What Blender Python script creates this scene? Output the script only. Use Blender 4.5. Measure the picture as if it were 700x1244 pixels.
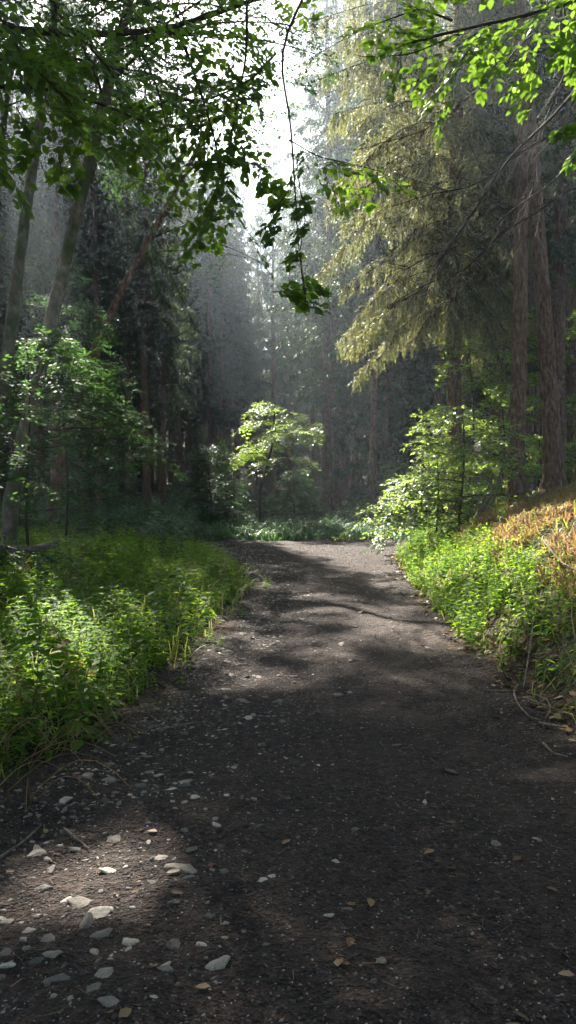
import bpy, math, random
import numpy as np
from mathutils import Vector, Matrix
R_ = math.radians
sc = bpy.context.scene
COL = sc.collection
for o in list(bpy.data.objects):
    bpy.data.objects.remove(o)

# ------------------------------------------------------------------ camera
CAM = np.array([0.0, 0.0, 1.6])
F = 940.0
PITCH = math.atan(32 / 940)
cam = bpy.data.objects.new("camera", bpy.data.cameras.new("camera"))
COL.objects.link(cam)
cam.data.sensor_fit = 'VERTICAL'
cam.data.sensor_height = 24
cam.data.sensor_width = 24 * 700 / 1244
cam.data.lens = F / 1244 * 24
cam.data.clip_start = 0.05
cam.data.clip_end = 2000
cam.location = CAM
cam.rotation_euler = (math.pi / 2 - PITCH, 0, 0)
sc.camera = cam

# ------------------------------------------------------------------ light
SUN_EL, SUN_AZ = R_(43), R_(-20)          # azimuth measured from +Y, negative = left
SUN = np.array([math.sin(SUN_AZ) * math.cos(SUN_EL), math.cos(SUN_AZ) * math.cos(SUN_EL), math.sin(SUN_EL)])
world = bpy.data.worlds.new("World")
sc.world = world
world.use_nodes = True
wn = world.node_tree
sky = wn.nodes.new("ShaderNodeTexSky")
sky.sky_type = 'NISHITA'
sky.sun_disc = False
sky.sun_elevation = SUN_EL
sky.sun_rotation = SUN_AZ
sky.air_density = 1.0
sky.dust_density = 2.0
wn.links.new(sky.outputs[0], wn.nodes["Background"].inputs[0])
wn.nodes["Background"].inputs[1].default_value = 0.055
sd = bpy.data.lights.new("sun", 'SUN')
sd.energy = 5.0
sd.angle = R_(0.53)
sd.color = (1.0, 0.93, 0.82)
sun = bpy.data.objects.new("sun", sd)
COL.objects.link(sun)
sun.rotation_euler = Vector(SUN).to_track_quat('Z', 'Y').to_euler()
sc.view_settings.view_transform = 'Standard'
sc.view_settings.look = 'None'
sc.view_settings.gamma = 1
sc.view_settings.exposure = 2.75
cy = sc.cycles
cy.use_denoising = True
cy.max_bounces = 5
cy.diffuse_bounces = 2
cy.glossy_bounces = 2
cy.transmission_bounces = 4
cy.volume_bounces = 0
cy.transparent_max_bounces = 4
cy.sample_clamp_indirect = 4
cy.caustics_reflective = False
cy.caustics_refractive = False
cy.use_adaptive_sampling = True
cy.adaptive_threshold = 0.04

HAZE_DENSITY = 0.0017

# ------------------------------------------------------------------ small maths
def at(px, py, Y):
    dx, dz = (px - 350) / F, (622 - py) / F
    c, s = math.cos(PITCH), math.sin(PITCH)
    y, z = c + dz * s, dz * c - s
    return np.array([dx / y * Y, Y, CAM[2] + z / y * Y])

_rs = np.random.RandomState(5)
_perm = _rs.rand(256, 256)
def vnoise(x, y):
    x = np.asarray(x, float); y = np.asarray(y, float)
    xi = np.floor(x).astype(int); yi = np.floor(y).astype(int)
    fx = x - xi; fy = y - yi
    fx = fx * fx * (3 - 2 * fx); fy = fy * fy * (3 - 2 * fy)
    g = lambda a, b: _perm[a & 255, b & 255]
    return (g(xi, yi) * (1 - fx) + g(xi + 1, yi) * fx) * (1 - fy) + (g(xi, yi + 1) * (1 - fx) + g(xi + 1, yi + 1) * fx) * fy - .5
def fbm(x, y, o=4):
    a, t = 1.0, 0
    for i in range(o):
        t = t + a * vnoise(x * 2 ** i + 17.3 * i, y * 2 ** i + 9.1 * i); a *= .5
    return t
def sstep(a, b, x):
    t = np.clip((x - a) / (b - a), 0, 1)
    return t * t * (3 - 2 * t)
def unit(v):
    return v / np.maximum(np.linalg.norm(v, axis=-1, keepdims=True), 1e-9)

# ------------------------------------------------------------------ lie of the land
_LY = [-8, 2.5, 3.6, 4.1, 5.2, 7.5, 11.6, 15, 18, 20.5, 30]
_LX = [-2.6, -2.3, -1.75, -1.4, -1.1, -0.85, -0.5, -0.8, -1.5, -2.6, -2.6]
_RY = [-8, 2, 5, 7, 12.5, 17, 20, 30]
_RX = [1.9, 1.9, 1.85, 1.75, 1.95, 2.35, 3.1, 3.6]
def Lx(y): return np.interp(y, _LY, _LX)
def Rx(y): return np.interp(y, _RY, _RX)
def yc(x): return 21.0 + 0.035 * np.maximum(x - 1, 0) ** 1.6 - 0.25 * np.maximum(-2 - x, 0)
def road_in(x, y):
    """distance-like value, positive inside the road"""
    a = np.minimum(np.minimum(x - Lx(y), Rx(y) - x), 22.0 - y)
    b = np.minimum(1.6 - np.abs(y - yc(x)), x + 3.0)
    return np.maximum(a, b)
def height(x, y):
    x = np.asarray(x, float); y = np.asarray(y, float)
    e = np.minimum(x - Rx(y), (yc(x) - 1.7) - y + 0.0)
    e = np.clip(e, 0, None)
    bank = 0.62 * e * sstep(0, .5, e)
    bank = np.where(bank > 1.0, 1.0 + (bank - 1.0) * .45, bank)
    bank = np.minimum(bank, 4 + (bank - 4) * .1)
    bank = bank + .12 * fbm(x * .8, y * .8) * sstep(.2, 1.5, e)
    l = np.clip(Lx(y) - x, 0, None)
    left = .10 * sstep(0, .8, l) + .025 * l + .06 * np.clip(l - 8, 0, None) * sstep(8, 20, l)
    b = np.clip(y - yc(x) - 1.7, 0, None)
    back = .08 * sstep(0, 1.5, b) + .028 * b + .05 * np.clip(b - 30, 0, None) + .22 * np.clip(b - 48, 0, 45)
    h = bank + left + back
    h = h + .10 * fbm(x * .35 + 4, y * .35) * sstep(.2, 3, l + b)
    return h
def zof(x, y): return float(height(x, y))
def rough(x, y):
    rut = -.025 * np.exp(-((x - Lx(y) - .55) / .22) ** 2) - .02 * np.exp(-((x - Rx(y) + .5) / .22) ** 2)
    return rut + .05 * fbm(x * 1.3, y * 1.3, 3) + .008 * np.abs(fbm(x * 3.5, y * 3.5, 2)) + .010 * fbm(x * 9, y * 9, 3) + .005 * vnoise(x * 33, y * 33)

# ------------------------------------------------------------------ mesh helpers
class Geo:
    def __init__(s): s.V = []; s.F = {}; s.n = 0
    def add(s, V, Fs, mat=0):
        V = np.asarray(V, float).reshape(-1, 3)
        for f in (Fs if isinstance(Fs, (list, tuple)) else [Fs]):
            f = np.asarray(f, np.int64)
            if f.size: s.F.setdefault((f.shape[1], mat), []).append(f + s.n)
        s.V.append(V); s.n += len(V)
    def mesh(s, name, mats, smooth=False):
        me = bpy.data.meshes.new(name)
        if s.n == 0: return me
        V = np.concatenate(s.V).astype(np.float32)
        loops, starts, mi, st = [], [], [], 0
        for (k, m), L in s.F.items():
            f = np.concatenate(L)
            loops.append(f.ravel()); starts.append(st + np.arange(len(f)) * k)
            mi.append(np.full(len(f), m)); st += f.size
        loops = np.concatenate(loops).astype(np.int32); starts = np.concatenate(starts).astype(np.int32)
        mi = np.concatenate(mi).astype(np.int32)
        me.vertices.add(len(V)); me.vertices.foreach_set("co", V.ravel())
        me.loops.add(len(loops)); me.loops.foreach_set("vertex_index", loops)
        me.polygons.add(len(starts)); me.polygons.foreach_set("loop_start", starts)
        me.update(calc_edges=True)
        me.polygons.foreach_set("material_index", mi)
        if smooth: me.polygons.foreach_set("use_smooth", np.ones(len(starts), bool))
        for m in (mats if isinstance(mats, (list, tuple)) else [mats]): me.materials.append(m)
        me.validate()
        return me

def link(name, me, parent=None):
    o = bpy.data.objects.new(name, me); COL.objects.link(o)
    if parent is not None: o.parent = parent
    return o
def tag(o, label=None, cat=None, group=None, kind=None):
    for k, v in (("label", label), ("category", cat), ("group", group), ("kind", kind)):
        if v: o[k] = v
    return o
def empty(name, loc, label, cat, group=None, rz=0, scale=1):
    o = bpy.data.objects.new(name, None); COL.objects.link(o)
    o.location = loc; o.rotation_euler = (0, 0, rz); o.scale = (scale,) * 3
    o.empty_display_size = .2
    return tag(o, label, cat, group)
def copy_tree(root, loc, rz, scale, label=None, group=None, tilt=(0, 0), sz=None):
    r = root.copy(); COL.objects.link(r)
    r.location = loc; r.rotation_euler = (tilt[0], tilt[1], rz); r.scale = (scale, scale, sz or scale)
    if label: r["label"] = label
    if group: r["group"] = group
    for ch in list(root.children):
        c = ch.copy(); COL.objects.link(c); c.parent = r
    return r

def tube(g, P, rad, sides=8, mat=0, lump=0, seed=0):
    P = np.asarray(P, float); n = len(P); rad = np.broadcast_to(np.asarray(rad, float), (n,))
    T = unit(np.gradient(P, axis=0))
    ref = np.array([1., 0, 0]) if abs(T[0][0]) < .8 else np.array([0., 1, 0])
    A = unit(ref - T * (T @ ref)[:, None]); B = np.cross(T, A)
    a = np.arange(sides) * 2 * np.pi / sides
    rr = rad[:, None] * np.ones((n, sides))
    if lump:
        rs = np.random.RandomState(seed); rr = rr * (1 + lump * (rs.rand(n, sides) - .5))
    V = P[:, None] + rr[..., None] * (np.cos(a)[None, :, None] * A[:, None] + np.sin(a)[None, :, None] * B[:, None])
    i = np.arange(n - 1)[:, None] * sides; j = np.arange(sides)[None]; k = (j + 1) % sides
    Q = np.stack([i + j, i + k, i + sides + k, i + sides + j], -1).reshape(-1, 4)
    g.add(V.reshape(-1, 3), Q, mat)

def sticks(g, P0, P1, r0, r1, mat=0):
    """many thin 3-sided prisms at once"""
    P0 = np.asarray(P0, float); P1 = np.asarray(P1, float); n = len(P0)
    if n == 0: return
    T = unit(P1 - P0); ref = np.where(np.abs(T[:, :1]) < .8, [[1., 0, 0]], [[0., 1, 0]])
    A = unit(np.cross(T, ref)); B = np.cross(T, A)
    r0 = np.broadcast_to(r0, (n,)); r1 = np.broadcast_to(r1, (n,))
    a = np.arange(3) * 2 * np.pi / 3
    C = np.cos(a)[None, :, None] * A[:, None] + np.sin(a)[None, :, None] * B[:, None]
    V = np.concatenate([P0[:, None] + C * r0[:, None, None], P1[:, None] + C * r1[:, None, None]], 1)
    q = np.array([[0, 1, 4, 3], [1, 2, 5, 4], [2, 0, 3, 5]])
    Q = (np.arange(n)[:, None, None] * 6 + q[None]).reshape(-1, 4)
    g.add(V.reshape(-1, 3), Q, mat)

# leaf shapes: x along the leaf, y across, z up
LEAF_BIG = (np.array([[0, 0, 0], [.18, .24, .03], [.5, .35, .05], [.82, .17, .0], [1.03, 0, -.06], [.82, -.17, 0], [.5, -.35, .05], [.18, -.24, .03], [.5, 0, -.02]]),
            [np.array([[0, 8, 2, 1], [8, 4, 3, 2], [0, 7, 6, 8], [8, 6, 5, 4]])])
LEAF_MID = (np.array([[0, 0, 0], [.35, .3, .06], [.75, .2, .0], [1., 0, -.08], [.75, -.2, 0], [.35, -.3, .06]]),
            [np.array([[0, 3, 2, 1], [0, 5, 4, 3]])])
LEAF_FAR = (np.array([[0, 0, 0], [.45, .3, .03], [1, 0, -.05], [.45, -.3, .03]]), [np.array([[0, 3, 2, 1]])])
BLADE = (np.array([[0, -.5, 0], [.4, -.35, 0], [1, 0, 0], [.4, .5, 0]]), [np.array([[0, 1, 2, 3]])])
NETTLE = (np.array([[0, 0, 0], [.12, .2, .03], [.3, .27, .03], [.65, .15, -.03], [1., 0, -.16], [.65, -.15, -.03], [.3, -.27, .03], [.12, -.2, .03], [.4, 0, -.02]]),
          [np.array([[0, 8, 2, 1], [8, 4, 3, 2], [0, 7, 6, 8], [8, 6, 5, 4]])])

def leaves(g, shape, pos, ax, nrm, size, width=None, mat=0):
    V, Fs = shape; n = len(pos)
    if n == 0: return
    ax = unit(ax); y = unit(np.cross(nrm, ax)); z = np.cross(ax, y)
    size = np.broadcast_to(size, (n,))[:, None, None]
    w = size if width is None else np.broadcast_to(width, (n,))[:, None, None]
    P = pos[:, None] + V[None, :, 0:1] * ax[:, None] * size + V[None, :, 1:2] * y[:, None] * w + V[None, :, 2:3] * z[:, None] * size
    k = len(V)
    g.add(P.reshape(-1, 3), [(np.arange(n)[:, None, None] * k + f[None]).reshape(-1, f.shape[1]) for f in Fs], mat)

def sprays(org, dr, up, length, T, M, leaf, rs, droop=.25):
    """flat leafy sprays. returns leaf pos, axis, normal, size, and twig segments"""
    S = len(org); dr = unit(dr); side = unit(np.cross(up, dr)); nm = unit(np.cross(dr, side))
    L = np.broadcast_to(length, (S,))
    t = np.linspace(.12, 1, T)[None] + rs.uniform(-.03, .03, (S, T))
    sag = np.array([0, 0, -1.])
    P = org[:, None] + dr[:, None] * (L[:, None] * t)[..., None] + sag * (droop * L[:, None] * t * t)[..., None]
    sgn = np.where(np.arange(T) % 2 == 0, 1., -1.)[None, :, None]
    tl = L[:, None] * (.5 * (1 - .75 * t) + .06) * rs.uniform(.7, 1.2, (S, T))
    td = unit(dr[:, None] * .75 + side[:, None] * sgn * rs.uniform(.5, 1, (S, T, 1)) + rs.normal(0, .13, (S, T, 3)))
    u = (np.arange(M) + .6) / M
    Q = P[:, :, None] + td[:, :, None] * (tl[..., None] * u)[..., None] + sag * (.15 * tl[..., None] * u * u)[..., None]
    s2 = np.where(np.arange(M) % 2 == 0, 1., -1.)[None, None, :, None]
    ts = unit(np.cross(nm[:, None], td))[:, :, None]
    ax = td[:, :, None] * .7 + ts * s2 * .75 + rs.normal(0, .22, (S, T, M, 3)) + sag * .12
    nn = nm[:, None, None] + rs.normal(0, .28, (S, T, M, 3))
    sz = leaf * rs.uniform(.65, 1.15, (S, T, M))
    tipax = td + rs.normal(0, .1, td.shape)
    pos = np.concatenate([Q.reshape(-1, 3), (P + td * tl[..., None]).reshape(-1, 3)])
    axs = np.concatenate([ax.reshape(-1, 3), tipax.reshape(-1, 3)])
    nrm = np.concatenate([nn.reshape(-1, 3), np.repeat(nm, T, 0) + rs.normal(0, .15, (S * T, 3))])
    size = np.concatenate([sz.ravel(), np.full(S * T, leaf)])
    segs0 = [org, P.reshape(-1, 3)]; segs1 = [P[:, -1], (P + td * tl[..., None] * .9).reshape(-1, 3)]
    # main axis as chain
    A0 = np.concatenate([org[:, None], P[:, :-1]], 1).reshape(-1, 3); A1 = P.reshape(-1, 3)
    return pos, axs, nrm, size, np.concatenate([A0, P.reshape(-1, 3)]), np.concatenate([A1, segs1[1]])

def polyline(P, n):
    """smooth resample through control points"""
    P = np.asarray(P, float)
    d = np.r_[0, np.cumsum(np.linalg.norm(np.diff(P, axis=0), axis=1))]
    u = np.linspace(0, d[-1], n)
    Q = np.stack([np.interp(u, d, P[:, k]) for k in range(3)], 1)
    for _ in range(max(1, n // 6)):
        Q[1:-1] = (Q[:-2] + 2 * Q[1:-1] + Q[2:]) / 4
    return Q

# ------------------------------------------------------------------ sun gaps: places the sun reaches in the photograph
LIT = [(-.82, 3.08, .36, .34), (-.74, 3.42, .22, .2), (-.30, 6.2, .36, .32), (.15, 6.05, .2, .15), (.75, 8.55, .42, .25), (.0, 9.6, .45, .25), (-.1, 12.5, .5, .3),
       (-1.55, 6.0, .3, .8), (1.9, 4.75, .14, .2), (-2.7, 8.5, .5, 1.2), (-1.9, 11, .7, 1.4), (.9, 14.5, .7, .35), (-1.7, 8.4, .7, 3.2), (-1.5, 13, .55, 2.6), (-2.0, 12.8, .6, 1.9), (-2.6, 6.6, .5, 1.0), (-1.9, 5.0, .25, .35)]
def sun_gap(P, grow=1.0):
    """True where a shadow caster would shade one of the sunlit patches"""
    g = P - SUN * ((P[:, 2:3] - .05) / SUN[2])
    m = np.zeros(len(P), bool)
    for X, Y, a, b in LIT:
        m |= ((g[:, 0] - X) / (a * grow)) ** 2 + ((g[:, 1] - Y) / (b * grow)) ** 2 < 1 + .5 * vnoise(g[:, 0] * 5, g[:, 1] * 5)
    # bank, sapling, spruce, junction: the open air over the bend
    u = g[:, 0] + .364 * g[:, 1]
    m |= (g[:, 1] > 9.0) & (g[:, 0] > 1.2) & (g[:, 1] < 26) & (g[:, 0] < 6.5)
    m |= (g[:, 1] > 17.8) & (g[:, 0] > -3.5) & (g[:, 0] < 5)
    return m

# ------------------------------------------------------------------ materials
def new_mat(name):
    m = bpy.data.materials.new(name); m.use_nodes = True
    nt = m.node_tree; nt.nodes.clear()
    return m, nt, nt.nodes.new("ShaderNodeOutputMaterial")
def ramp(nt, fac, stops):
    r = nt.nodes.new("ShaderNodeValToRGB")
    while len(r.color_ramp.elements) < len(stops): r.color_ramp.elements.new(.5)
    for e, (p, c) in zip(r.color_ramp.elements, stops):
        e.position = p; e.color = (*c, 1)
    nt.links.new(fac, r.inputs[0]); return r.outputs[0]
def noise(nt, scale, detail=4, vec=None, rough_=.6, dim='3D'):
    n = nt.nodes.new("ShaderNodeTexNoise"); n.inputs["Scale"].default_value = scale
    n.inputs["Detail"].default_value = detail; n.inputs["Roughness"].default_value = rough_
    if vec is not None: nt.links.new(vec, n.inputs["Vector"])
    return n.outputs[0]
def leaf_mat(name, stops, trans, tmix=.45, gloss=.42, clump=1.1, spec=.22):
    m, nt, out = new_mat(name)
    g = nt.nodes.new("ShaderNodeNewGeometry")
    c = ramp(nt, g.outputs["Random Per Island"], stops)
    tc = nt.nodes.new("ShaderNodeTexCoord"); cn = ramp(nt, noise(nt, clump, 3, tc.outputs["Object"], .6), [(.35, (.62, .72, .75)), (.65, (1.25, 1.15, .95))])
    cm = nt.nodes.new("ShaderNodeMix"); cm.data_type = 'RGBA'; cm.blend_type = 'MULTIPLY'; cm.inputs[0].default_value = 1; cm.clamp_result = False
    nt.links.new(c, cm.inputs[6]); nt.links.new(cn, cm.inputs[7]); c = cm.outputs[2]
    p = nt.nodes.new("ShaderNodeBsdfPrincipled"); p.inputs["Roughness"].default_value = gloss
    p.inputs["Specular IOR Level"].default_value = spec
    nt.links.new(c, p.inputs["Base Color"])
    t = nt.nodes.new("ShaderNodeBsdfTranslucent")
    mul = nt.nodes.new("ShaderNodeMix"); mul.data_type = 'RGBA'; mul.blend_type = 'MIX'
    mul.inputs[0].default_value = .3
    mul.inputs[6].default_value = (*trans, 1); nt.links.new(c, mul.inputs[7])
    nt.links.new(mul.outputs[2], t.inputs[0])
    mx = nt.nodes.new("ShaderNodeMixShader"); mx.inputs[0].default_value = tmix
    nt.links.new(p.outputs[0], mx.inputs[1]); nt.links.new(t.outputs[0], mx.inputs[2])
    nt.links.new(mx.outputs[0], out.inputs[0])
    return m
def bark_mat(name, stops, scale=6, zsq=.25, bump=.5, moss=None):
    m, nt, out = new_mat(name)
    tc = nt.nodes.new("ShaderNodeTexCoord"); mp = nt.nodes.new("ShaderNodeMapping")
    mp.inputs["Scale"].default_value = (1, 1, zsq); nt.links.new(tc.outputs["Object"], mp.inputs[0])
    n = noise(nt, scale * 3, 8, mp.outputs[0], .7)
    c = ramp(nt, n, stops)
    if moss:
        n2 = noise(nt, 1.6, 5, tc.outputs["Object"], .65)
        f = ramp(nt, n2, [(.45, (0, 0, 0)), (.6, (1, 1, 1))])
        mx = nt.nodes.new("ShaderNodeMix"); mx.data_type = 'RGBA'
        nt.links.new(f, mx.inputs[0]); nt.links.new(c, mx.inputs[6]); mx.inputs[7].default_value = (*moss, 1)
        c = mx.outputs[2]
    p = nt.nodes.new("ShaderNodeBsdfPrincipled"); p.inputs["Roughness"].default_value = .9
    p.inputs["Specular IOR Level"].default_value = .15
    nt.links.new(c, p.inputs["Base Color"])
    v = nt.nodes.new("ShaderNodeTexVoronoi"); v.inputs["Scale"].default_value = scale * 4; nt.links.new(mp.outputs[0], v.inputs["Vector"])
    ad = nt.nodes.new("ShaderNodeMath"); nt.links.new(n, ad.inputs[0]); nt.links.new(v.outputs[0], ad.inputs[1])
    b = nt.nodes.new("ShaderNodeBump"); b.inputs["Strength"].default_value = bump; b.inputs["Distance"].default_value = .03
    nt.links.new(ad.outputs[0], b.inputs["Height"]); nt.links.new(b.outputs[0], p.inputs["Normal"])
    nt.links.new(p.outputs[0], out.inputs[0])
    return m
def ground_mat(name, stops, s1, s2, bump, dist=.02, rgh=.85, spec=.3, patch=None, mott=None):
    m, nt, out = new_mat(name)
    tc = nt.nodes.new("ShaderNodeTexCoord"); o = tc.outputs["Object"]
    n = noise(nt, s1, 10, o, .72)
    c = ramp(nt, n, stops)
    if mott:
        n4 = noise(nt, 1.1, 7, o, .75); f4 = ramp(nt, n4, [(.42, (0, 0, 0)), (.62, (1, 1, 1))])
        m4 = nt.nodes.new("ShaderNodeMix"); m4.data_type = 'RGBA'; nt.links.new(f4, m4.inputs[0]); nt.links.new(c, m4.inputs[6]); m4.inputs[7].default_value = (*mott, 1); c = m4.outputs[2]
    v = nt.nodes.new("ShaderNodeTexVoronoi"); v.inputs["Scale"].default_value = s2; nt.links.new(o, v.inputs["Vector"])
    v2 = nt.nodes.new("ShaderNodeTexVoronoi"); v2.inputs["Scale"].default_value = s2 * .37; nt.links.new(o, v2.inputs["Vector"])
    hsv = nt.nodes.new("ShaderNodeSeparateColor"); nt.links.new(v.outputs["Color"], hsv.inputs[0])
    var = nt.nodes.new("ShaderNodeMapRange"); var.inputs[3].default_value = .45; var.inputs[4].default_value = 1.6
    nt.links.new(hsv.outputs[0], var.inputs[0])
    mu = nt.nodes.new("ShaderNodeVectorMath"); mu.operation = 'SCALE'; nt.links.new(c, mu.inputs[0]); nt.links.new(var.outputs[0], mu.inputs["Scale"])
    col = mu.outputs[0]
    if patch:
        n3 = noise(nt, .9, 6, o, .7)
        f = ramp(nt, n3, [(.48, (0, 0, 0)), (.62, (1, 1, 1))])
        mx = nt.nodes.new("ShaderNodeMix"); mx.data_type = 'RGBA'
        nt.links.new(f, mx.inputs[0]); nt.links.new(col, mx.inputs[6]); mx.inputs[7].default_value = (*patch, 1)
        col = mx.outputs[2]
    p = nt.nodes.new("ShaderNodeBsdfPrincipled"); p.inputs["Roughness"].default_value = rgh
    p.inputs["Specular IOR Level"].default_value = spec
    nt.links.new(col, p.inputs["Base Color"])
    s = nt.nodes.new("ShaderNodeMath"); s.operation = 'MULTIPLY_ADD'
    nt.links.new(v2.outputs[0], s.inputs[0]); s.inputs[1].default_value = 1.5; nt.links.new(v.outputs[0], s.inputs[2])
    s2_ = nt.nodes.new("ShaderNodeMath"); nt.links.new(s.outputs[0], s2_.inputs[0]); nt.links.new(n, s2_.inputs[1])
    b = nt.nodes.new("ShaderNodeBump"); b.inputs["Strength"].default_value = bump; b.inputs["Distance"].default_value = dist
    nt.links.new(s2_.outputs[0], b.inputs["Height"]); nt.links.new(b.outputs[0], p.inputs["Normal"])
    nt.links.new(p.outputs[0], out.inputs[0])
    return m
def stone_mat(name, stops):
    m, nt, out = new_mat(name)
    g = nt.nodes.new("ShaderNodeNewGeometry"); oi = nt.nodes.new("ShaderNodeObjectInfo")
    ad = nt.nodes.new("ShaderNodeMath"); nt.links.new(g.outputs["Random Per Island"], ad.inputs[0]); nt.links.new(oi.outputs["Random"], ad.inputs[1])
    fr = nt.nodes.new("ShaderNodeMath"); fr.operation = 'FRACT'; nt.links.new(ad.outputs[0], fr.inputs[0])
    c = ramp(nt, fr.outputs[0], stops)
    tc = nt.nodes.new("ShaderNodeTexCoord"); n = noise(nt, 3.2, 9, tc.outputs["Object"], .75)
    mr = nt.nodes.new("ShaderNodeMapRange"); mr.inputs[1].default_value = .3; mr.inputs[2].default_value = .7; mr.inputs[3].default_value = .4; mr.inputs[4].default_value = 1.35; nt.links.new(n, mr.inputs[0])
    mu = nt.nodes.new("ShaderNodeVectorMath"); mu.operation = 'SCALE'; nt.links.new(c, mu.inputs[0]); nt.links.new(mr.outputs[0], mu.inputs["Scale"])
    p = nt.nodes.new("ShaderNodeBsdfPrincipled"); p.inputs["Roughness"].default_value = .75
    nt.links.new(mu.outputs[0], p.inputs["Base Color"])
    b = nt.nodes.new("ShaderNodeBump"); b.inputs["Strength"].default_value = .5; b.inputs["Distance"].default_value = .08
    nt.links.new(n, b.inputs["Height"]); nt.links.new(b.outputs[0], p.inputs["Normal"])
    nt.links.new(p.outputs[0], out.inputs[0])
    return m

M_beech = leaf_mat("beech_leaf", [(0, (.022, .055, .012)), (.6, (.035, .085, .015)), (1, (.07, .12, .02))], (.26, .46, .03), .45)
M_under = leaf_mat("understorey_leaf", [(0, (.018, .05, .018)), (.7, (.03, .078, .025)), (1, (.05, .11, .028))], (.14, .30, .05), .38, .6, spec=.08)
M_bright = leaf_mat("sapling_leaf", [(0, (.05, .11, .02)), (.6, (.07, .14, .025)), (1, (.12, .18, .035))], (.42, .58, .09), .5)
M_herb = leaf_mat("herb_leaf", [(0, (.04, .095, .012)), (.5, (.065, .145, .016)), (.93, (.10, .185, .022)), (1, (.18, .19, .04))], (.40, .66, .03), .5, .65, spec=.1)
M_dryleaf = leaf_mat("yellowing_leaf", [(0, (.10, .11, .02)), (.6, (.16, .12, .03)), (1, (.13, .07, .03))], (.4, .35, .05), .4, .6)
M_fern = leaf_mat("verge_leaf", [(0, (.025, .065, .03)), (1, (.05, .11, .045))], (.14, .28, .08), .35)
M_grass = leaf_mat("grass_blade", [(0, (.06, .12, .02)), (.55, (.11, .16, .03)), (.8, (.26, .22, .08)), (1, (.35, .26, .12))], (.40, .42, .08), .4, .5)
M_dry = leaf_mat("dry_grass_blade", [(0, (.16, .13, .05)), (.5, (.30, .19, .09)), (1, (.40, .24, .13))], (.45, .25, .10), .35, .6)
M_needle = leaf_mat("spruce_needle", [(0, (.018, .038, .014)), (.75, (.035, .06, .018)), (1, (.06, .07, .025))], (.10, .15, .04), .3, .5)
M_needle2 = leaf_mat("drooping_spruce_needle", [(0, (.02, .034, .016)), (.4, (.044, .062, .024)), (.7, (.085, .11, .034)), (.75, (.11, .07, .045)), (1, (.17, .11, .07))], (.36, .38, .11), .42, .5)
M_litter = leaf_mat("fallen_leaf", [(0, (.05, .025, .012)), (.5, (.12, .06, .03)), (.8, (.2, .11, .05)), (1, (.30, .24, .15))], (.2, .1, .04), .15, .5)
M_sprbark = bark_mat("spruce_bark", [(.32, (.028, .016, .010)), (.5, (.14, .082, .052)), (.7, (.30, .20, .135))], 6, .35, 1.0)
M_greybark = bark_mat("mossy_beech_bark", [(.3, (.05, .04, .028)), (.52, (.16, .135, .10)), (.72, (.32, .28, .22))], 3, .5, .4, (.055, .085, .025))
M_twig = bark_mat("twig_bark", [(.3, (.022, .017, .013)), (.7, (.06, .045, .035))], 10, .5, .2)
M_stem = leaf_mat("herb_stem", [(0, (.06, .11, .03)), (1, (.14, .15, .06))], (.2, .3, .05), .2)
M_root = bark_mat("dead_wood_bark", [(.3, (.07, .05, .04)), (.6, (.19, .15, .12)), (.8, (.32, .28, .23))], 8, .5, .4)
M_road = ground_mat("dark_gravel", [(.3, (.0055, .0032, .0024)), (.48, (.018, .011, .0085)), (.6, (.036, .0235, .0185)), (.72, (.12, .082, .064))], 14, 75, .9, .014, .85, .2, None, (.034, .0225, .0175))
M_soil = ground_mat("forest_soil", [(.3, (.015, .010, .007)), (.5, (.045, .030, .020)), (.7, (.09, .06, .038))], 5, 40, .8, .03, .95, .15, (.03, .045, .015))
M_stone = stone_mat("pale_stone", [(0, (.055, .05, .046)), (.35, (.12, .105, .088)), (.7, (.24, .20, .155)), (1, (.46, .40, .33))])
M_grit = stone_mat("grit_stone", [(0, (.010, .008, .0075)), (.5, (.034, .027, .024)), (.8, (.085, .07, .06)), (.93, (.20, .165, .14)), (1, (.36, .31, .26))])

# ------------------------------------------------------------------ ground and road
def grid_obj(name, xs, ys, zf, mat, keep=None, smooth=True):
    X, Y = np.meshgrid(xs, ys); Z = zf(X, Y)
    V = np.stack([X, Y, Z], -1).reshape(-1, 3)
    nx, ny = len(xs), len(ys)
    i = np.arange(ny - 1)[:, None] * nx + np.arange(nx - 1)[None]
    Q = np.stack([i, i + 1, i + 1 + nx, i + nx], -1).reshape(-1, 4)
    if keep is not None:
        Q = Q[keep(V[Q].mean(1)[:, 0], V[Q].mean(1)[:, 1])]
        used = np.unique(Q); mp = np.zeros(len(V), np.int64); mp[used] = np.arange(len(used)); V = V[used]; Q = mp[Q]
    g = Geo(); g.add(V, Q)
    return tag(link(name, g.mesh(name, mat, smooth)), kind="structure")
gx = np.concatenate([-np.geomspace(110, 6.1, 60), np.arange(-6, 9, .1), np.geomspace(9.1, 110, 60)])
gy = np.concatenate([-np.geomspace(45, 4.1, 25), np.arange(-4, 26, .1), np.geomspace(26.1, 150, 80)])
def ground_z(x, y):
    return height(x, y) - .05 * sstep(.12, .3, road_in(x, y)) + .02 * fbm(x * 5, y * 5, 3)
grid_obj("ground", gx, gy, ground_z, M_soil)
ys = [-3.0]
while ys[-1] < 27: ys.append(ys[-1] + max(.022, .008 * abs(ys[-1])) if ys[-1] > 1.8 else ys[-1] + .15)
xs = np.concatenate([np.arange(-3.6, 3.4, .028), np.arange(3.4, 16, .15)])
grid_obj("forest_road", xs, np.array(ys), lambda x, y: rough(x, y) + height(x, y) + .012, M_road,
         lambda x, y: road_in(x, y) > .0 + (.22 + .012 * np.clip(y, 0, 30)) * fbm(x * 2.2, y * 2.2, 4))

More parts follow.
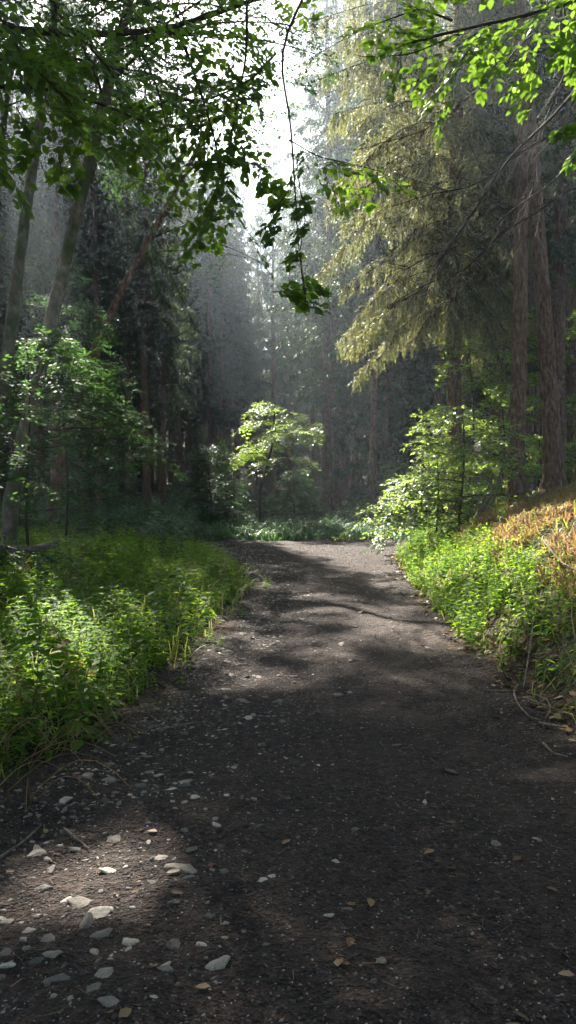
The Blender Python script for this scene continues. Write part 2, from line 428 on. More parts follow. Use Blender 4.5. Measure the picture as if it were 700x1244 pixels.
# ------------------------------------------------------------------ stones
def rock_shape(seed, flat=.4, sub=3, angular=.35):
    rs = np.random.RandomState(seed)
    me = bpy.data.meshes.new("tmp"); import bmesh
    bm = bmesh.new(); bmesh.ops.create_icosphere(bm, subdivisions=sub, radius=1)
    V = np.array([v.co[:] for v in bm.verts]); Fc = np.array([[v.index for v in f.verts] for f in bm.faces]); bm.free()
    bpy.data.meshes.remove(me)
    for _ in range(16):                      # cut by planes: flat fracture faces
        n = unit(rs.normal(0, 1, 3)); d = rs.uniform(.42, .8)
        s = V @ n - d; V = V - np.clip(s, 0, None)[:, None] * n * 1.0
    V = V * (1 + .06 * rs.normal(0, 1, (len(V), 1)) * (1 if sub < 3 else .25))
    V = V * np.array([1, rs.uniform(.55, .85), flat * rs.uniform(.8, 1.2)])
    return V, Fc
rs = np.random.RandomState(11)
def roadz(x, y):
    return height(x, y) + (rough(x, y) + .012) * (road_in(x, y) > 0)
rocks = [rock_shape(i, .32 if i % 2 else .42) for i in range(7)]
rock_me = []
for V, Fc in rocks:
    g = Geo(); g.add(V, Fc); rock_me.append(g.mesh("stone", M_stone, False))
# (px, py, width px, stretch, label)
STONES = [
 (118, 1118, 42, "large pale sunlit slab in the bright patch on the road, biggest of the stones"),
 (98, 1101, 34, "pale sunlit stone just behind the large slab"),
 (122, 1143, 30, "pinkish flat stone touching the front of the large slab"),
 (52, 1082, 26, "tan rounded stone at the left rim of the bright patch"),
 (58, 1148, 28, "grey blue rounded stone below left of the bright patch"),
 (225, 1061, 42, "long cream flat stone right of the bright patch, lying lengthwise"),
 (195, 1047, 20, "small cream block just behind the long flat stone"),
 (233, 1035, 24, "pale narrow stone at the back right of the bright patch"),
 (187, 1078, 16, "round pale cobble between the slab and the long flat stone"),
 (262, 1181, 38, "cream flat bar shaped stone alone near the bottom of the picture"),
 (200, 1187, 28, "grey cobble left of the cream bar shaped stone"),
 (210, 1156, 30, "slanting dark grey stone above the grey cobble"),
 (73, 1198, 32, "pale grey stone in the lower left corner group, middle one"),
 (126, 1195, 28, "light grey oval stone between the corner group and the grey cobble"),
 (113, 1214, 26, "tan flat stone just in front of the light grey oval stone"),
 (135, 1234, 32, "blue grey stone at the bottom edge of the picture"),
 (62, 1170, 26, "cream stone just in front of the grey blue rounded stone"),
 (34, 1078 + 58, 22, "dark cobble near the left edge, behind the corner group"),
 (8, 1166, 22, "pale stone cut by the left edge of the picture"),
 (12, 1182, 20, "dull grey stone at the left edge, in front of the pale one"),
 (139, 1022, 22, "white flat stone at the back of the bright patch"),
 (208, 966, 16, "pale small slab on the road beyond the bright patch"),
 (225, 959, 18, "cream thin slab on the road, right of the pale small slab"),
 (313, 1007, 14, "lone small pale stone in the middle of the dark road"),
 (432, 1010, 14, "small cream stone on the dark centre of the road"),
 (603, 1032, 18, "small pale stone on the right half of the road"),
 (424, 1108, 14, "grey thin stone lying low on the centre of the dark road"),
 (463, 1176, 17, "cream chip of stone at the bottom centre of the road"),
 (320, 1078, 16, "dull flat stone right of the long cream flat stone"),
]
for i, (px, py, w, lab) in enumerate(STONES):
    p = at(px, py, 5); d = p - CAM; t = -CAM[2] / d[2]; q = CAM + d * t
    s = w / F * q[1] * .5
    o = link("stone", rock_me[i % 7]); z = float(roadz(q[0], q[1]))
    o.scale = (s * 1.3, s * 1.45, s * 1.05); o.location = (q[0], q[1], z - s * .04)
    o.rotation_euler = (rs.normal(0, .1), rs.normal(0, .1), rs.uniform(-.5, .5))
    tag(o, lab, "stone", "larger stones lying on the gravel road")
n = 0
while n < 250:
    y = 2.3 + 9 * rs.rand() ** 1.9; l, r = float(Lx(y)), float(Rx(y))
    x = l + .15 + abs(rs.normal(0, .55)) if rs.rand() < .8 else rs.uniform(l, r)
    if x > r - .2: continue
    s = (.014 + .045 * rs.rand() ** 2.2) * (1.25 if y < 4 else 1.1)
    o = link("stone", rock_me[n % 7]); o.scale = (s, s * rs.uniform(.8, 1.3), s * .8)
    o.location = (x, y, float(roadz(x, y)) + s * .06); o.rotation_euler = (rs.normal(0, .15), rs.normal(0, .15), rs.uniform(0, 6.3))
    tag(o, "small flat pale stone lying among many like it along the road's left side", "stone", "small stones strewn along the road"); n += 1

for k in range(75):
    y = rs.uniform(2.3, 3.9); x = -1.15 + 1.1 * rs.rand() ** 1.3; s = .012 + .03 * rs.rand() ** 1.6
    o = link("stone", rock_me[k % 7]); o.scale = (s, s * rs.uniform(.8, 1.4), s * 1.0)
    o.location = (x, y, float(roadz(x, y)) - s * .03); o.rotation_euler = (rs.normal(0, .2), rs.normal(0, .2), rs.uniform(0, 6.3))
    tag(o, "small grey or tan stone in the rubble round the bright patch at lower left", "stone", "rubble stones at lower left")
def scatter_rocks(name, N, area, size, mat, label, sub=1, flat=.5):
    shapes = [rock_shape(40 + i, flat, sub) for i in range(5)]
    g = Geo(); x, y = area(N)
    k = np.arange(N) % 5; s = size(N, x, y)
    a = rs.uniform(0, 6.28, N); z = roadz(x, y)
    for q in range(5):
        m = k == q; V, Fc = shapes[q]; n_ = m.sum()
        c, s_ = np.cos(a[m])[:, None], np.sin(a[m])[:, None]
        P = np.stack([x[m][:, None] + s[m][:, None] * (V[:, 0] * c - V[:, 1] * s_), y[m][:, None] + s[m][:, None] * (V[:, 0] * s_ + V[:, 1] * c), z[m][:, None] + s[m][:, None] * V[None, :, 2] * rs.uniform(.6, 1.2, (n_, 1))], -1)
        g.add(P.reshape(-1, 3), (np.arange(n_)[:, None, None] * len(V) + Fc[None]).reshape(-1, 3))
    return tag(link(name, g.mesh(name, mat)), label, "gravel", kind="stuff")
def area_road(N):
    y = 2.0 + 19 * rs.rand(N) ** 2.0; x = Lx(y) - .2 + (Rx(y) - Lx(y) + .3) * rs.rand(N); return x, y
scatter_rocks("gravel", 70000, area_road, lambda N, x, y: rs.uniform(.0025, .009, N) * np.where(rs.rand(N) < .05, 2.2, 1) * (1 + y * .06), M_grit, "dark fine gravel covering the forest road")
def area_left(N):
    y = 2.2 + 18 * rs.rand(N) ** 1.4; x = Lx(y) + .1 + np.abs(rs.normal(0, .6, N)); x = np.minimum(x, Rx(y) - .1); return x, y
scatter_rocks("pebbles", 5500, area_left, lambda N, x, y: (.004 + .018 * rs.rand(N) ** 2.2) * (1 + y * .09) , M_stone, "loose pale pebbles and stone chips along the left half of the road", 1, .35)

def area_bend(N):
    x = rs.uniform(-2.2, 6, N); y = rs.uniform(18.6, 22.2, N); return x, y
scatter_rocks("gravel", 7000, area_bend, lambda N, x, y: rs.uniform(.010, .030, N), M_stone, "pale dry gravel on the sunny bend of the road", 1, .3)  # pale stones stand in for the brightness of the sunlit strip
# fallen leaves and wood chips on the road and bank
g = Geo()
N = 800; y = 2.1 + 14 * rs.rand(N) ** 1.6; x = Lx(y) - .4 + (Rx(y) - Lx(y) + .9) * rs.rand(N)
x = np.where(rs.rand(N) < .3, Rx(y) + rs.normal(0, .25, N), x)
pos = np.stack([x, y, roadz(x, y) + .012], -1); a = rs.uniform(0, 6.28, N)
leaves(g, LEAF_MID, pos, np.stack([np.cos(a), np.sin(a), 0 * a], -1), np.array([[0, 0, 1.]]) + rs.normal(0, .25, (N, 3)), rs.uniform(.02, .06, N) * np.where(rs.rand(N) < .6, .5, 1))
N = 2600; y = 2.1 + 14 * rs.rand(N) ** 1.5; x = Lx(y) - .4 + (Rx(y) - Lx(y) + .9) * rs.rand(N)
p0 = np.stack([x, y, roadz(x, y) + .008], -1); a = rs.uniform(0, 6.28, N); L = rs.uniform(.01, .06, N)
sticks(g, p0, p0 + np.stack([np.cos(a) * L, np.sin(a) * L, rs.uniform(-.002, .012, N)], -1), .0016, .001)
tag(link("leaf_litter", g.mesh("leaf_litter", M_litter)), "brown fallen leaves and needle bits scattered on the road", "leaf litter", kind="stuff")
g = Geo(); N = 14000
x = rs.uniform(1.6, 9, N); y = rs.uniform(2.5, 22, N); m = x > Rx(y) - .1; x, y = x[m], y[m]
x2 = rs.uniform(-20, 20, 14000); y2 = rs.uniform(24, 60, 14000); x = np.r_[x, x2]; y = np.r_[y, y2]; N = len(x)
a = rs.uniform(0, 6.28, N)
leaves(g, LEAF_FAR, np.stack([x, y, height(x, y) + .02], -1), np.stack([np.cos(a), np.sin(a), rs.normal(0, .3, N)], -1), np.array([[0, 0, 1.]]) + rs.normal(0, .4, (N, 3)), rs.uniform(.05, .1, N) * np.where(y > 24, 1.8, 1))
tag(link("leaf_litter", g.mesh("leaf_litter", M_litter)), "dead brown leaves lying on the bank and under the spruces", "leaf litter", kind="stuff")

# ------------------------------------------------------------------ spruces
def spruce_trunk(H, r, seed, stubs=40, zmax=None, flare=1.5):
    rs = np.random.RandomState(seed); g = Geo()
    z = np.concatenate([[-.6, -.1, .05, .15, .35, .7], np.linspace(1.3, H, 22)])
    rad = r * (1 - z / H * .93) + r * (flare - 1) * np.exp(-np.clip(z, 0, 9) / .35) * .7
    P = np.stack([.05 * np.sin(z * .4 + seed), .05 * np.cos(z * .3 + seed), z], -1)
    tube(g, P, rad, 14, 0, .07, seed)
    zz = rs.uniform(1.5, zmax or H * .6, stubs); a = rs.uniform(0, 6.28, stubs); L = rs.uniform(.15, 1.1, stubs) ** 1.5
    rr = r * (1 - zz / H * .93) * .8
    d = np.stack([np.cos(a), np.sin(a), rs.uniform(-.35, .15, stubs)], -1)
    c = np.stack([0 * zz, 0 * zz, zz], -1)
    sticks(g, c + d * rr[:, None], c + d * (rr + L)[:, None], .012, .004)
    return g.mesh("trunk", M_sprbark, True)
def spruce_crown(H, z0, R, nb, seed, tw_per_m=15, bl=11, blen=.16, bw=.06, twig=.55, hang=.8, asym=None, droop=.45, mats=(None, None), shape=.75, cull=False):
    rs = np.random.RandomState(seed); g = Geo(); gw = Geo(); W0 = []; W1 = []
    tp, td = [], []
    for b in range(nb):
        u = (b + rs.rand()) / nb; z = z0 + (H - .4 - z0) * u ** 1.15; az = b * 2.4 + rs.normal(0, .4)
        f = (z - z0) / (H - z0)
        L = R * (1 - f) ** shape * rs.uniform(.7, 1.1) * (1 if f > .12 else rs.uniform(.4, 1.0)) + .25
        if asym is not None: L *= asym(az, z)
        n = 9; t = np.linspace(0, 1, n); az2 = az + rs.normal(0, .08)
        r = L * (t - .08 * t ** 2); rise = rs.uniform(.05, .25) + .5 * f
        zz = z + L * (rise * t - droop * rs.uniform(.8, 1.2) * (1 - .5 * f) * t ** 2 + .12 * t ** 4)
        P = np.stack([r * np.cos(az2), r * np.sin(az2), zz], -1)
        W0.append(P[:-1]); W1.append(P[1:])
        k = max(5, int(L * tw_per_m)); ts = rs.uniform(.12, 1, k) ** .8
        Q = np.stack([np.interp(ts, t, P[:, i]) for i in range(3)], -1)
        out = np.array([math.cos(az2), math.sin(az2), 0]); sd = np.array([-out[1], out[0], 0])
        sg = np.where(rs.rand(k) < .5, 1, -1)[:, None]
        d = out * rs.uniform(.2, .8, (k, 1)) + sd * sg * rs.uniform(.2, 1, (k, 1)) + np.array([0, 0, -1]) * hang * rs.uniform(.2, 1.6, (k, 1)) + rs.normal(0, .28, (k, 3))
        tp.append(Q); td.append(unit(d) * (twig * (1.15 - .6 * ts) * rs.uniform(.6, 1.2, k))[:, None])
    tp, td = np.concatenate(tp), np.concatenate(td)
    W0 = np.concatenate(W0); W1 = np.concatenate(W1)
    sticks(gw, W0, W1, .014, .010); sticks(gw, tp, tp + td, .004, .002)
    k = len(tp); s = (np.arange(bl) + .5) / bl
    pos = tp[:, None] + td[:, None] * s[None, :, None] + np.array([0, 0, -1.]) * (np.linalg.norm(td, axis=1)[:, None, None] * .22 * s[None, :, None] ** 2)
    ax = unit(td)[:, None] * .8 + rs.normal(0, .5, (k, bl, 3)) + np.array([0, 0, -.25])
    nm = rs.normal(0, .6, (k, bl, 3)) + np.array([0, 0, .8])
    pos = pos.reshape(-1, 3); 
    leaves(g, BLADE, pos, ax.reshape(-1, 3), nm.reshape(-1, 3), blen * rs.uniform(.7, 1.3, k * bl), bw * rs.uniform(.7, 1.3, k * bl))
    return g.mesh("needles", mats[0] or M_needle), gw.mesh("branches", M_twig)
def make_spruce(name, H, r, z0, R, nb, seed, label, group, loc=(0, 0, 0), rz=0, flare=1.5, stubs=40, zmax=None, **kw):
    t = empty(name, loc, label, "spruce tree", group, rz)
    link("trunk", spruce_trunk(H, r, seed, stubs, zmax, flare), t)
    a, b = spruce_crown(H, z0, R, nb, seed, **kw)
    link("branches", b, t); link("crown", a, t)
    return t
GL, GC, GR, GB = "dark spruces of the left forest", "hazy spruces beyond the bend", "spruces of the forest on the right bank", "spruces out of view around the road"
LABL = "tall dark spruce standing in the shaded mass of spruces left of the road"
LABC = "tall spruce fading in the haze among its like beyond the bend"
LABR = "slender spruce with bare lower trunk deep in the forest on the right bank"
protos = [
 make_spruce("spruce_tree", 26, .21, 6.0, 2.7, 120, 101, LABL, GL),
 make_spruce("spruce_tree", 24, .17, 7.5, 2.3, 110, 102, LABL, GL, stubs=60),
 make_spruce("spruce_tree", 27, .24, 5.0, 3.0, 130, 103, LABL, GL, hang=.8, twig=.5),
 make_spruce("spruce_tree", 22, .14, 9.0, 1.9, 90, 104, LABL, GL, stubs=70),
 make_spruce("spruce_tree", 12, .10, 1.0, 2.0, 80, 105, LABL, GL),
 make_spruce("spruce_tree", 20, .16, 1.0, 3.2, 130, 106, LABL, GL, tw_per_m=10, bl=7, blen=.28, bw=.09, twig=.8, hang=1.0),
]
used = set()
def put_spruce(k, x, y, s, rz, label, group, sz=None, tilt=(0, 0)):
    loc = (x, y, zof(x, y) - .05)
    if k not in used:
        used.add(k); r = protos[k]; r.location = loc; r.rotation_euler = (tilt[0], tilt[1], rz); r.scale = (s, s, sz or s); r["label"] = label; r["group"] = group
        return r
    return copy_tree(protos[k], loc, rz, s, label, group, tilt, sz)
placed = []
def blocks(x, y, top, rad):
    """would this tree shade the sunlit places round the bend?"""
    for X, Y, Z in ((-.8, 3.05, 0), (-.3, 6.2, 0), (-2.2, 8, .5), (-3, 12, .6), (-1.8, 12, .5), (0, 20, 0), (1.5, 20, 0), (3, 20, 0), (-.9, 26, 3), (-1.8, 26, 3), (.75, 8.55, 0), (2.8, 9.5, .8), (3.6, 11, 1.3), (3.5, 14, 1.4), (2.8, 17, 4), (3, 17, 9), (2.8, 17, 13), (-1.8, 20.5, 2.5)):
        for h in np.arange(max(4, Z), top, 1.5):
            q = np.array([X, Y]) + SUN[:2] / SUN[2] * (h - Z)
            rr = rad * (1 - max(0, (h - 6) / max(top - 6, 1))) ** .75 + .75
            if (q[0] - x) ** 2 + (q[1] - y) ** 2 < rr ** 2: return True
    return False
def ok(x, y, dmin):
    return all((x - a) ** 2 + (y - b) ** 2 > dmin ** 2 for a, b in placed)
def trial(n, xr, yr, ks, dmin, label, group, cond=lambda x, y: True, seed=0, s0=.85, s1=1.12):
    rs = np.random.RandomState(seed); c = 0
    for _ in range(n * 60):
        if c >= n: break
        y = rs.uniform(*yr); x = rs.uniform(*xr) * (y / 40.0)
        k = ks[rs.randint(len(ks))]; s = rs.uniform(s0, s1)
        H = [26, 24, 27, 22, 12, 20][k] * s; Rr = [2.7, 2.3, 3, 1.9, 2.0, 3.2][k] * s
        if not cond(x, y) or not ok(x, y, dmin) or blocks(x, y, H, Rr): continue
        placed.append((x, y)); c += 1
        put_spruce(k, x, y, s, rs.uniform(0, 6.28), label, group)
    return c
# named ones first
def px_x(px, Y): return (px - 350) / F * Y
NAMED = [
 (0, 199, 31, .62, "spruce with the lit brown trunk at the right end of the dark left forest", GL),
 (1, 178, 30, .9, "thin spruce trunk just left of the lit brown trunk in the dark forest", GL),
 (1, 158, 33, .9, "thin dark spruce trunk, third from the right in the left forest", GL),
 (0, 106, 35, .95, "thick brown spruce trunk behind the leaning mossy trees", GL),
 (2, 70, 28, .92, "broad dark spruce behind the two pale leaning trunks", GL),
 (3, 120, 28, .95, "slender spruce between the thick brown trunk and the thin dark ones", GL),
 (2, 398, 33, .98, "stout hazy spruce trunk beyond the bend, behind the sunlit sapling's right side", GC),
 (0, 408, 36, 1.0, "hazy spruce pressed close behind the stout trunk beyond the bend", GC),
 (1, 430, 36, 1.0, "pale grey spruce trunk right of the stout one beyond the bend", GC),
 (3, 455, 27, .95, "slim dark spruce on the verge where the road disappears", GC),
 (2, 332, 52, .9, "tall pale spruce trunk rising straight above the sunlit sapling", GC),
 (1, 352, 55, .9, "thin pale spruce trunk right of the one above the sapling", GC),
 (3, 382, 48, .95, "faint slim spruce trunk under the bright gap in the canopy", GC),
 (4, 243, 27.5, .3, "small young spruce at the forest edge left of the glowing sapling", "young trees at the bend"),
 (4, 100, 30, .6, "young half grown spruce among the dark trunks of the left forest", GL),
 (3, 472, 34, .95, "hazy trunk between the verge spruce and the big sunlit spruce", GC),
 (1, 488, 38, .95, "hazy grey trunk seen under the sunlit spruce boughs", GC),
]
for k, px, Y, s, lab, grp in NAMED:
    x = px_x(px, Y); placed.append((x, Y)); put_spruce(k, x, Y, s, random.Random(px).uniform(0, 6.28), lab, grp)
cl = lambda x, y: True
trial(44, (-17, -5), (24, 46), [0, 1, 2, 2], 2.0, LABL, GL, lambda x, y: x < -5.5, seed=1)
trial(22, (-17, -1), (44, 75), [0, 2, 1], 2.7, LABL, GL, lambda x, y: True, seed=2, s0=.8, s1=.98)
trial(34, (-8.2, -2.6), (46.5, 60), [0, 2, 1, 0], 1.9, "tall spruce in the dark wall of spruces left of the light shaft", "spruces of the dark wall at centre left", seed=11, s0=.84, s1=1.02)
trial(38, (-3, 9), (34, 58), [0, 1, 2, 3], 2.4, LABC, GC, lambda x, y: x / y > .06 and not (y < 30), seed=3)
trial(30, (-9, 12), (58, 95), [0, 2, 2], 3.2, LABC, GC, seed=4, s0=.8, s1=1.0)
trial(42, (6, 17), (18, 50), [1, 3, 3, 0], 1.9, LABR, GR, lambda x, y: x > 6.2 and (y > 27 or y < 18.5 or x > 9), seed=5)
trial(16, (4, 15), (50, 85), [0, 2, 2], 3, LABR, GR, seed=6)
trial(44, (-19, 16), (64, 98), [5, 5, 2], 3.0, "full crowned spruce far behind in the haze, closing the view between the trunks", "far spruces closing the view", seed=7, s0=.7, s1=1.0)
trial(14, (-17, -4), (50, 64), [5], 2.6, "dense low branched spruce in the dark depth of the left forest", "low branched spruces in the left forest", seed=8, s0=.7, s1=.9)
trial(14, (5, 17), (30, 60), [5], 2.6, "dense low branched spruce deep in the forest on the right", "low branched spruces in the right forest", seed=9, s0=.7, s1=.9)
for i, (x, y) in enumerate([(-9, -3), (-12, 4), (-13, 12), (-7, -9), (0, -12), (6, -9), (9, -2), (11, 4), (-3, -16), (4, -18), (-12, 17), (-10, -12), (12, 9), (13, 15)]):  # unseen spruces added round the camera to cut skylight on the near road
    put_spruce([0, 2, 1][i % 3], x, y, 1.0, i * 1.3, "tall spruce beside the road, outside the photograph's view", GB)

# right bank: three near trunks and the big sunlit spruce
X, Y = px_x(627, 15.2), 15.2
t = make_spruce("spruce_tree", 27, .165, 13.5, 2.4, 60, 201, "straight brown spruce trunk on the right bank, its foot above the sunlit herbs", GR, (X, Y, zof(X, Y)), flare=1.5, stubs=34, zmax=13, bl=10, tw_per_m=14)
X, Y = px_x(672, 15.6), 15.6
t = make_spruce("spruce_tree", 26, .18, 14.0, 2.4, 60, 202, "leaning brown spruce trunk with a flared foot behind the straight one", GR, (X, Y, zof(X, Y)), flare=2.3, stubs=26, zmax=13, bl=10)
t.rotation_euler = (0, R_(-4.2), 0)
X, Y = px_x(694, 22), 22
t = make_spruce("spruce_tree", 27, .18, 14, 2.2, 50, 203, "slim straight spruce trunk behind the leaning one near the right edge", GR, (X, Y, zof(X, Y)), stubs=60, zmax=14)
X, Y = px_x(716, 20), 20
copy_tree(t, (X, Y, zof(X, Y)), 2.0, .95, "slim spruce trunk cut by the right edge of the picture")
X, Y = px_x(606, 26), 26
copy_tree(t, (X, Y, zof(X, Y)), 1.0, .9, "grey spruce trunk just left of and behind the straight brown one")
def asym_big(az, z):
    c = math.cos(az - math.pi * 1.12)           # longest towards the road
    return (1.0 if c > .2 else .7) * (.62 + .5 * abs(math.sin(az * 3.7 + z * 2.3)))
X, Y = px_x(552, 18.2), 18.2
t = make_spruce("spruce_tree", 29, .19, 5.0, 3.5, 560, 210, "big sunlit spruce with drooping tan and yellow green boughs over the bend", GR, (X, Y, zof(X, Y) - .1),
                tw_per_m=30, bl=15, blen=.09, bw=.024, twig=.62, hang=2.0, asym=asym_big, droop=.75, mats=(M_needle2, None), shape=.42, stubs=30)

# ------------------------------------------------------------------ broadleaved trees
def limb_sprays(limbs, step, L, rs, spread=.9, minz=None):
    O, D = [], []
    for P in limbs:
        d = np.linalg.norm(np.diff(P, axis=0), axis=1); cum = np.r_[0, np.cumsum(d)]
        n = max(2, int(cum[-1] / step)); u = np.linspace(cum[-1] * .15, cum[-1], n)
        Q = np.stack([np.interp(u, cum, P[:, i]) for i in range(3)], -1)
        T = unit(np.stack([np.interp(u, cum, unit(np.gradient(P, axis=0))[:, i]) for i in range(3)], -1))
        sd = unit(np.cross(T, [0, 0, 1.]) + 1e-6); sg = np.where(np.arange(n) % 2 == 0, 1., -1.)[:, None]
        O.append(Q); D.append(unit(T * .7 + sd * sg * spread * rs.uniform(.4, 1.1, (n, 1)) + rs.normal(0, .2, (n, 3)) + np.array([0, 0, -.1])))
    O, D = np.concatenate(O), np.concatenate(D)
    return O, D, L * rs.uniform(.65, 1.2, len(O))
def broadleaf(t, trunkP, trad, limbs, lrad, mat, step=.35, L=.8, T=8, M=4, leaf=.075, shape=LEAF_FAR, seed=0, cull=False, bark=None, tiltup=.25, trunk_name="trunk", spread=.9, droop=.25, keepout=None):
    """trunk, branches and crown as parts of thing t; points are in world space, t's location is subtracted"""
    rs = np.random.RandomState(seed); off = np.array(t.location)
    if trunkP is not None:
        g = Geo(); tube(g, np.asarray(trunkP) - off, trad, 14, 0, .08, seed); link(trunk_name, g.mesh(trunk_name, bark or M_greybark, True), t)
    gb = Geo()
    if cull:
        kp = [not (r < .08 and sun_gap(P, .9).mean() > .3) for P, r in zip(limbs, lrad)]
        limbs = [P for P, k in zip(limbs, kp) if k]; lrad = [r for r, k in zip(lrad, kp) if k]
    for P, r in zip(limbs, lrad):
        tube(gb, P - off, np.linspace(r, r * .25, len(P)), 6, 0, .1, seed)
    O, D, LL = limb_sprays(limbs, step, L, rs, spread)
    up = np.array([[0, 0, 1.]]) + rs.normal(0, tiltup, (len(O), 3))
    if keepout is not None:
        m = ~keepout(O + D * LL[:, None] * .5); O, D, LL, up = O[m], D[m], LL[m], up[m]
    if cull:
        m = ~sun_gap(O + D * LL[:, None] * .5, 1.0); O, D, LL, up = O[m], D[m], LL[m], up[m]
    p, a, n_, s, s0, s1 = sprays(O, D, up, LL, T, M, leaf, rs, droop)
    if cull:
        m = ~sun_gap(p, 1.0); p, a, n_, s = p[m], a[m], n_[m], s[m]
        m = ~sun_gap((s0 + s1) / 2, 1.0); s0, s1 = s0[m], s1[m]
    sticks(gb, s0 - off, s1 - off, .0035 * max(1, L), .002)
    g = Geo(); leaves(g, shape, p - off, a, n_, s)
    link("branches", gb.mesh("branches", M_twig, True), t)
    link("crown", g.mesh("crown", mat), t)
    return len(p)
def radial_limbs(base, z0, z1, n, Lf, rs, az=(0, 6.28), rise=.3, droop=.25, subs=4, subL=.45):
    """limbs from a trunk polyline base(z)->xyz, with side limbs"""
    limbs, rad = [], []
    for i in range(n):
        z = z0 + (z1 - z0) * (i + rs.rand()) / n; a = rs.uniform(*az); L = Lf(z) * rs.uniform(.75, 1.15)
        c = base(z); t = np.linspace(0, 1, 8)
        aa = a + rs.normal(0, .25) * t
        P = c + np.stack([np.cos(aa) * L * t, np.sin(aa) * L * t, L * (rise * t - droop * t * t)], -1)
        limbs.append(P); rad.append(.008 * L + .003)
        for k in range(subs):
            q = rs.uniform(.25, .95); i0 = P[int(q * 7)]; a2 = a + rs.choice([-1, 1]) * rs.uniform(.4, 1.1); l2 = L * subL * rs.uniform(.6, 1.1) * (1.15 - q * .6)
            t2 = np.linspace(0, 1, 5)
            limbs.append(i0 + np.stack([np.cos(a2) * l2 * t2, np.sin(a2) * l2 * t2, l2 * (.15 * t2 - .2 * t2 ** 2)], -1)); rad.append(.004 * L + .002)
    return limbs, rad
def base_fn(P):
    P = np.asarray(P)
    return lambda z: np.array([np.interp(z, P[:, 2], P[:, 0]), np.interp(z, P[:, 2], P[:, 1]), z])

# leaning pale trunks on the left
GLEAN = "leaning broadleaved trees on the left"
def leaning(px_pts, r0, label, seed, crown_z, nl, Lf, topz=None, bark=None, **kw):
    P = np.array([at(a, b, Y) for a, b, Y in px_pts])
    P = polyline(P, 26)
    loc = (P[0][0], P[0][1], zof(P[0][0], P[0][1]))
    P[0][2] = min(P[0][2], loc[2] - .3)
    t = empty("broadleaved_tree", loc, label, "tree", GLEAN)
    rs = np.random.RandomState(seed)
    limbs, rad = radial_limbs(base_fn(P), crown_z[0], crown_z[1], nl, Lf, rs)
    broadleaf(t, P, np.linspace(r0, r0 * .45, 26), limbs, rad, M_under, seed=seed, bark=bark, **kw)
    return t
leaning([(8, 640, 13), (30, 530, 13), (52, 430, 13), (84, 300, 13), (112, 180, 13), (135, 90, 13), (158, 0, 13), (180, -100, 13)], .14,
        "mossy grey green leaning trunk, thickest of the leaning trees on the left", 31, (7.4, 12.5), 26, lambda z: 3.2, T=7, M=4, leaf=.075, step=.5, cull=True)
leaning([(-12, 620, 12), (4, 480, 12), (20, 340, 12), (40, 200, 12), (62, 60, 12), (75, -60, 12)], .115,
        "pale grey leaning trunk nearest the left edge of the photograph", 32, (7.2, 12), 18, lambda z: 2.8, T=7, M=4, leaf=.075, step=.5, cull=True)
leaning([(-50, 560, 14), (-30, 360, 14), (-2, 200, 14), (10, 110, 14), (22, 20, 14)], .10,
        "thin reddish trunk cut by the left edge above the pale leaning trunk", 33, (6.5, 9.5), 8, lambda z: 2.0, T=6, M=4, leaf=.08, step=.45, cull=True)
leaning([(60, 620, 19), (98, 465, 19), (122, 405, 19), (160, 330, 19), (212, 235, 19), (262, 140, 19)], .12,
        "dark brown trunk leaning strongly right behind the mossy trunk", 34, (6.0, 10.5), 14, lambda z: 2.6, bark=M_sprbark, T=7, M=4, leaf=.09, step=.5, cull=True)

# dark understorey beeches on the left with tiered boughs
def sapling(X, Y, H, label, group, seed, mat, Lmax, nl, z0=.5, leaf=.08, T=8, M=4, step=.3, L=.6, az=(0, 6.28), r=.03, lean=(0, 0), rise=.25, droop=.3, name="young_beech", subs=3, tiltup=.2, shape=LEAF_FAR, cull=False, prof=None, spread=.9):
    zb = zof(X, Y); rs = np.random.RandomState(seed)
    z = np.linspace(-.2, H, 12)
    P = np.stack([X + lean[0] * np.clip(z / H, 0, 1) ** 1.3 + .05 * np.sin(z * 1.7 + seed), Y + lean[1] * (z / H) + .05 * np.cos(z * 1.3), zb + z], -1)
    t = empty(name, (X, Y, zb), label, "young tree", group)
    prof = prof or (lambda f: Lmax * (1.05 - f) ** .6)
    limbs, rad = radial_limbs(base_fn(P), zb + z0, zb + H, nl, lambda q: prof((q - zb) / H), rs, az, rise, droop, subs)
    broadleaf(t, P, np.linspace(r, r * .3, 12), limbs, rad, mat, seed=seed, leaf=leaf, T=T, M=M, step=step, L=L, bark=M_twig, tiltup=tiltup, shape=shape, cull=cull, spread=spread)
    return t
GU = "young beeches under the left trees"
def sp(px, Y): return px_x(px, Y)
sapling(sp(35, 12.5), 12.5, 3.9, "dark young beech with wide tiered boughs in front of the leaning trunks", GU, 41, M_under, 3.0, 15, 1.8, T=9, M=4, leaf=.08, az=(-1.3, 1.2), step=.36, tiltup=.10, rise=.2, droop=.22)
sapling(sp(-20, 10.5), 10.5, 3.0, "dark leafy young beech at the left edge beside the tall herbs", GU, 42, M_under, 1.3, 9, .4, step=.4, tiltup=.1)
sapling(sp(80, 16), 16, 5.4, "green young beech with drooping tips between the leaning trunks and the forest", GU, 43, M_under, 2.0, 13, 2.8, step=.4, tiltup=.12, leaf=.09, az=(-1.8, 1.2))
sapling(sp(20, 17), 17, 4.5, "shaded young beech behind the pale leaning trunk", GU, 44, M_under, 2.2, 16, .6, leaf=.09)
sapling(sp(110, 21), 21, 3.0, "low shaded beech at the foot of the left forest", GU, 45, M_fern, 1.8, 14, .4, leaf=.1)

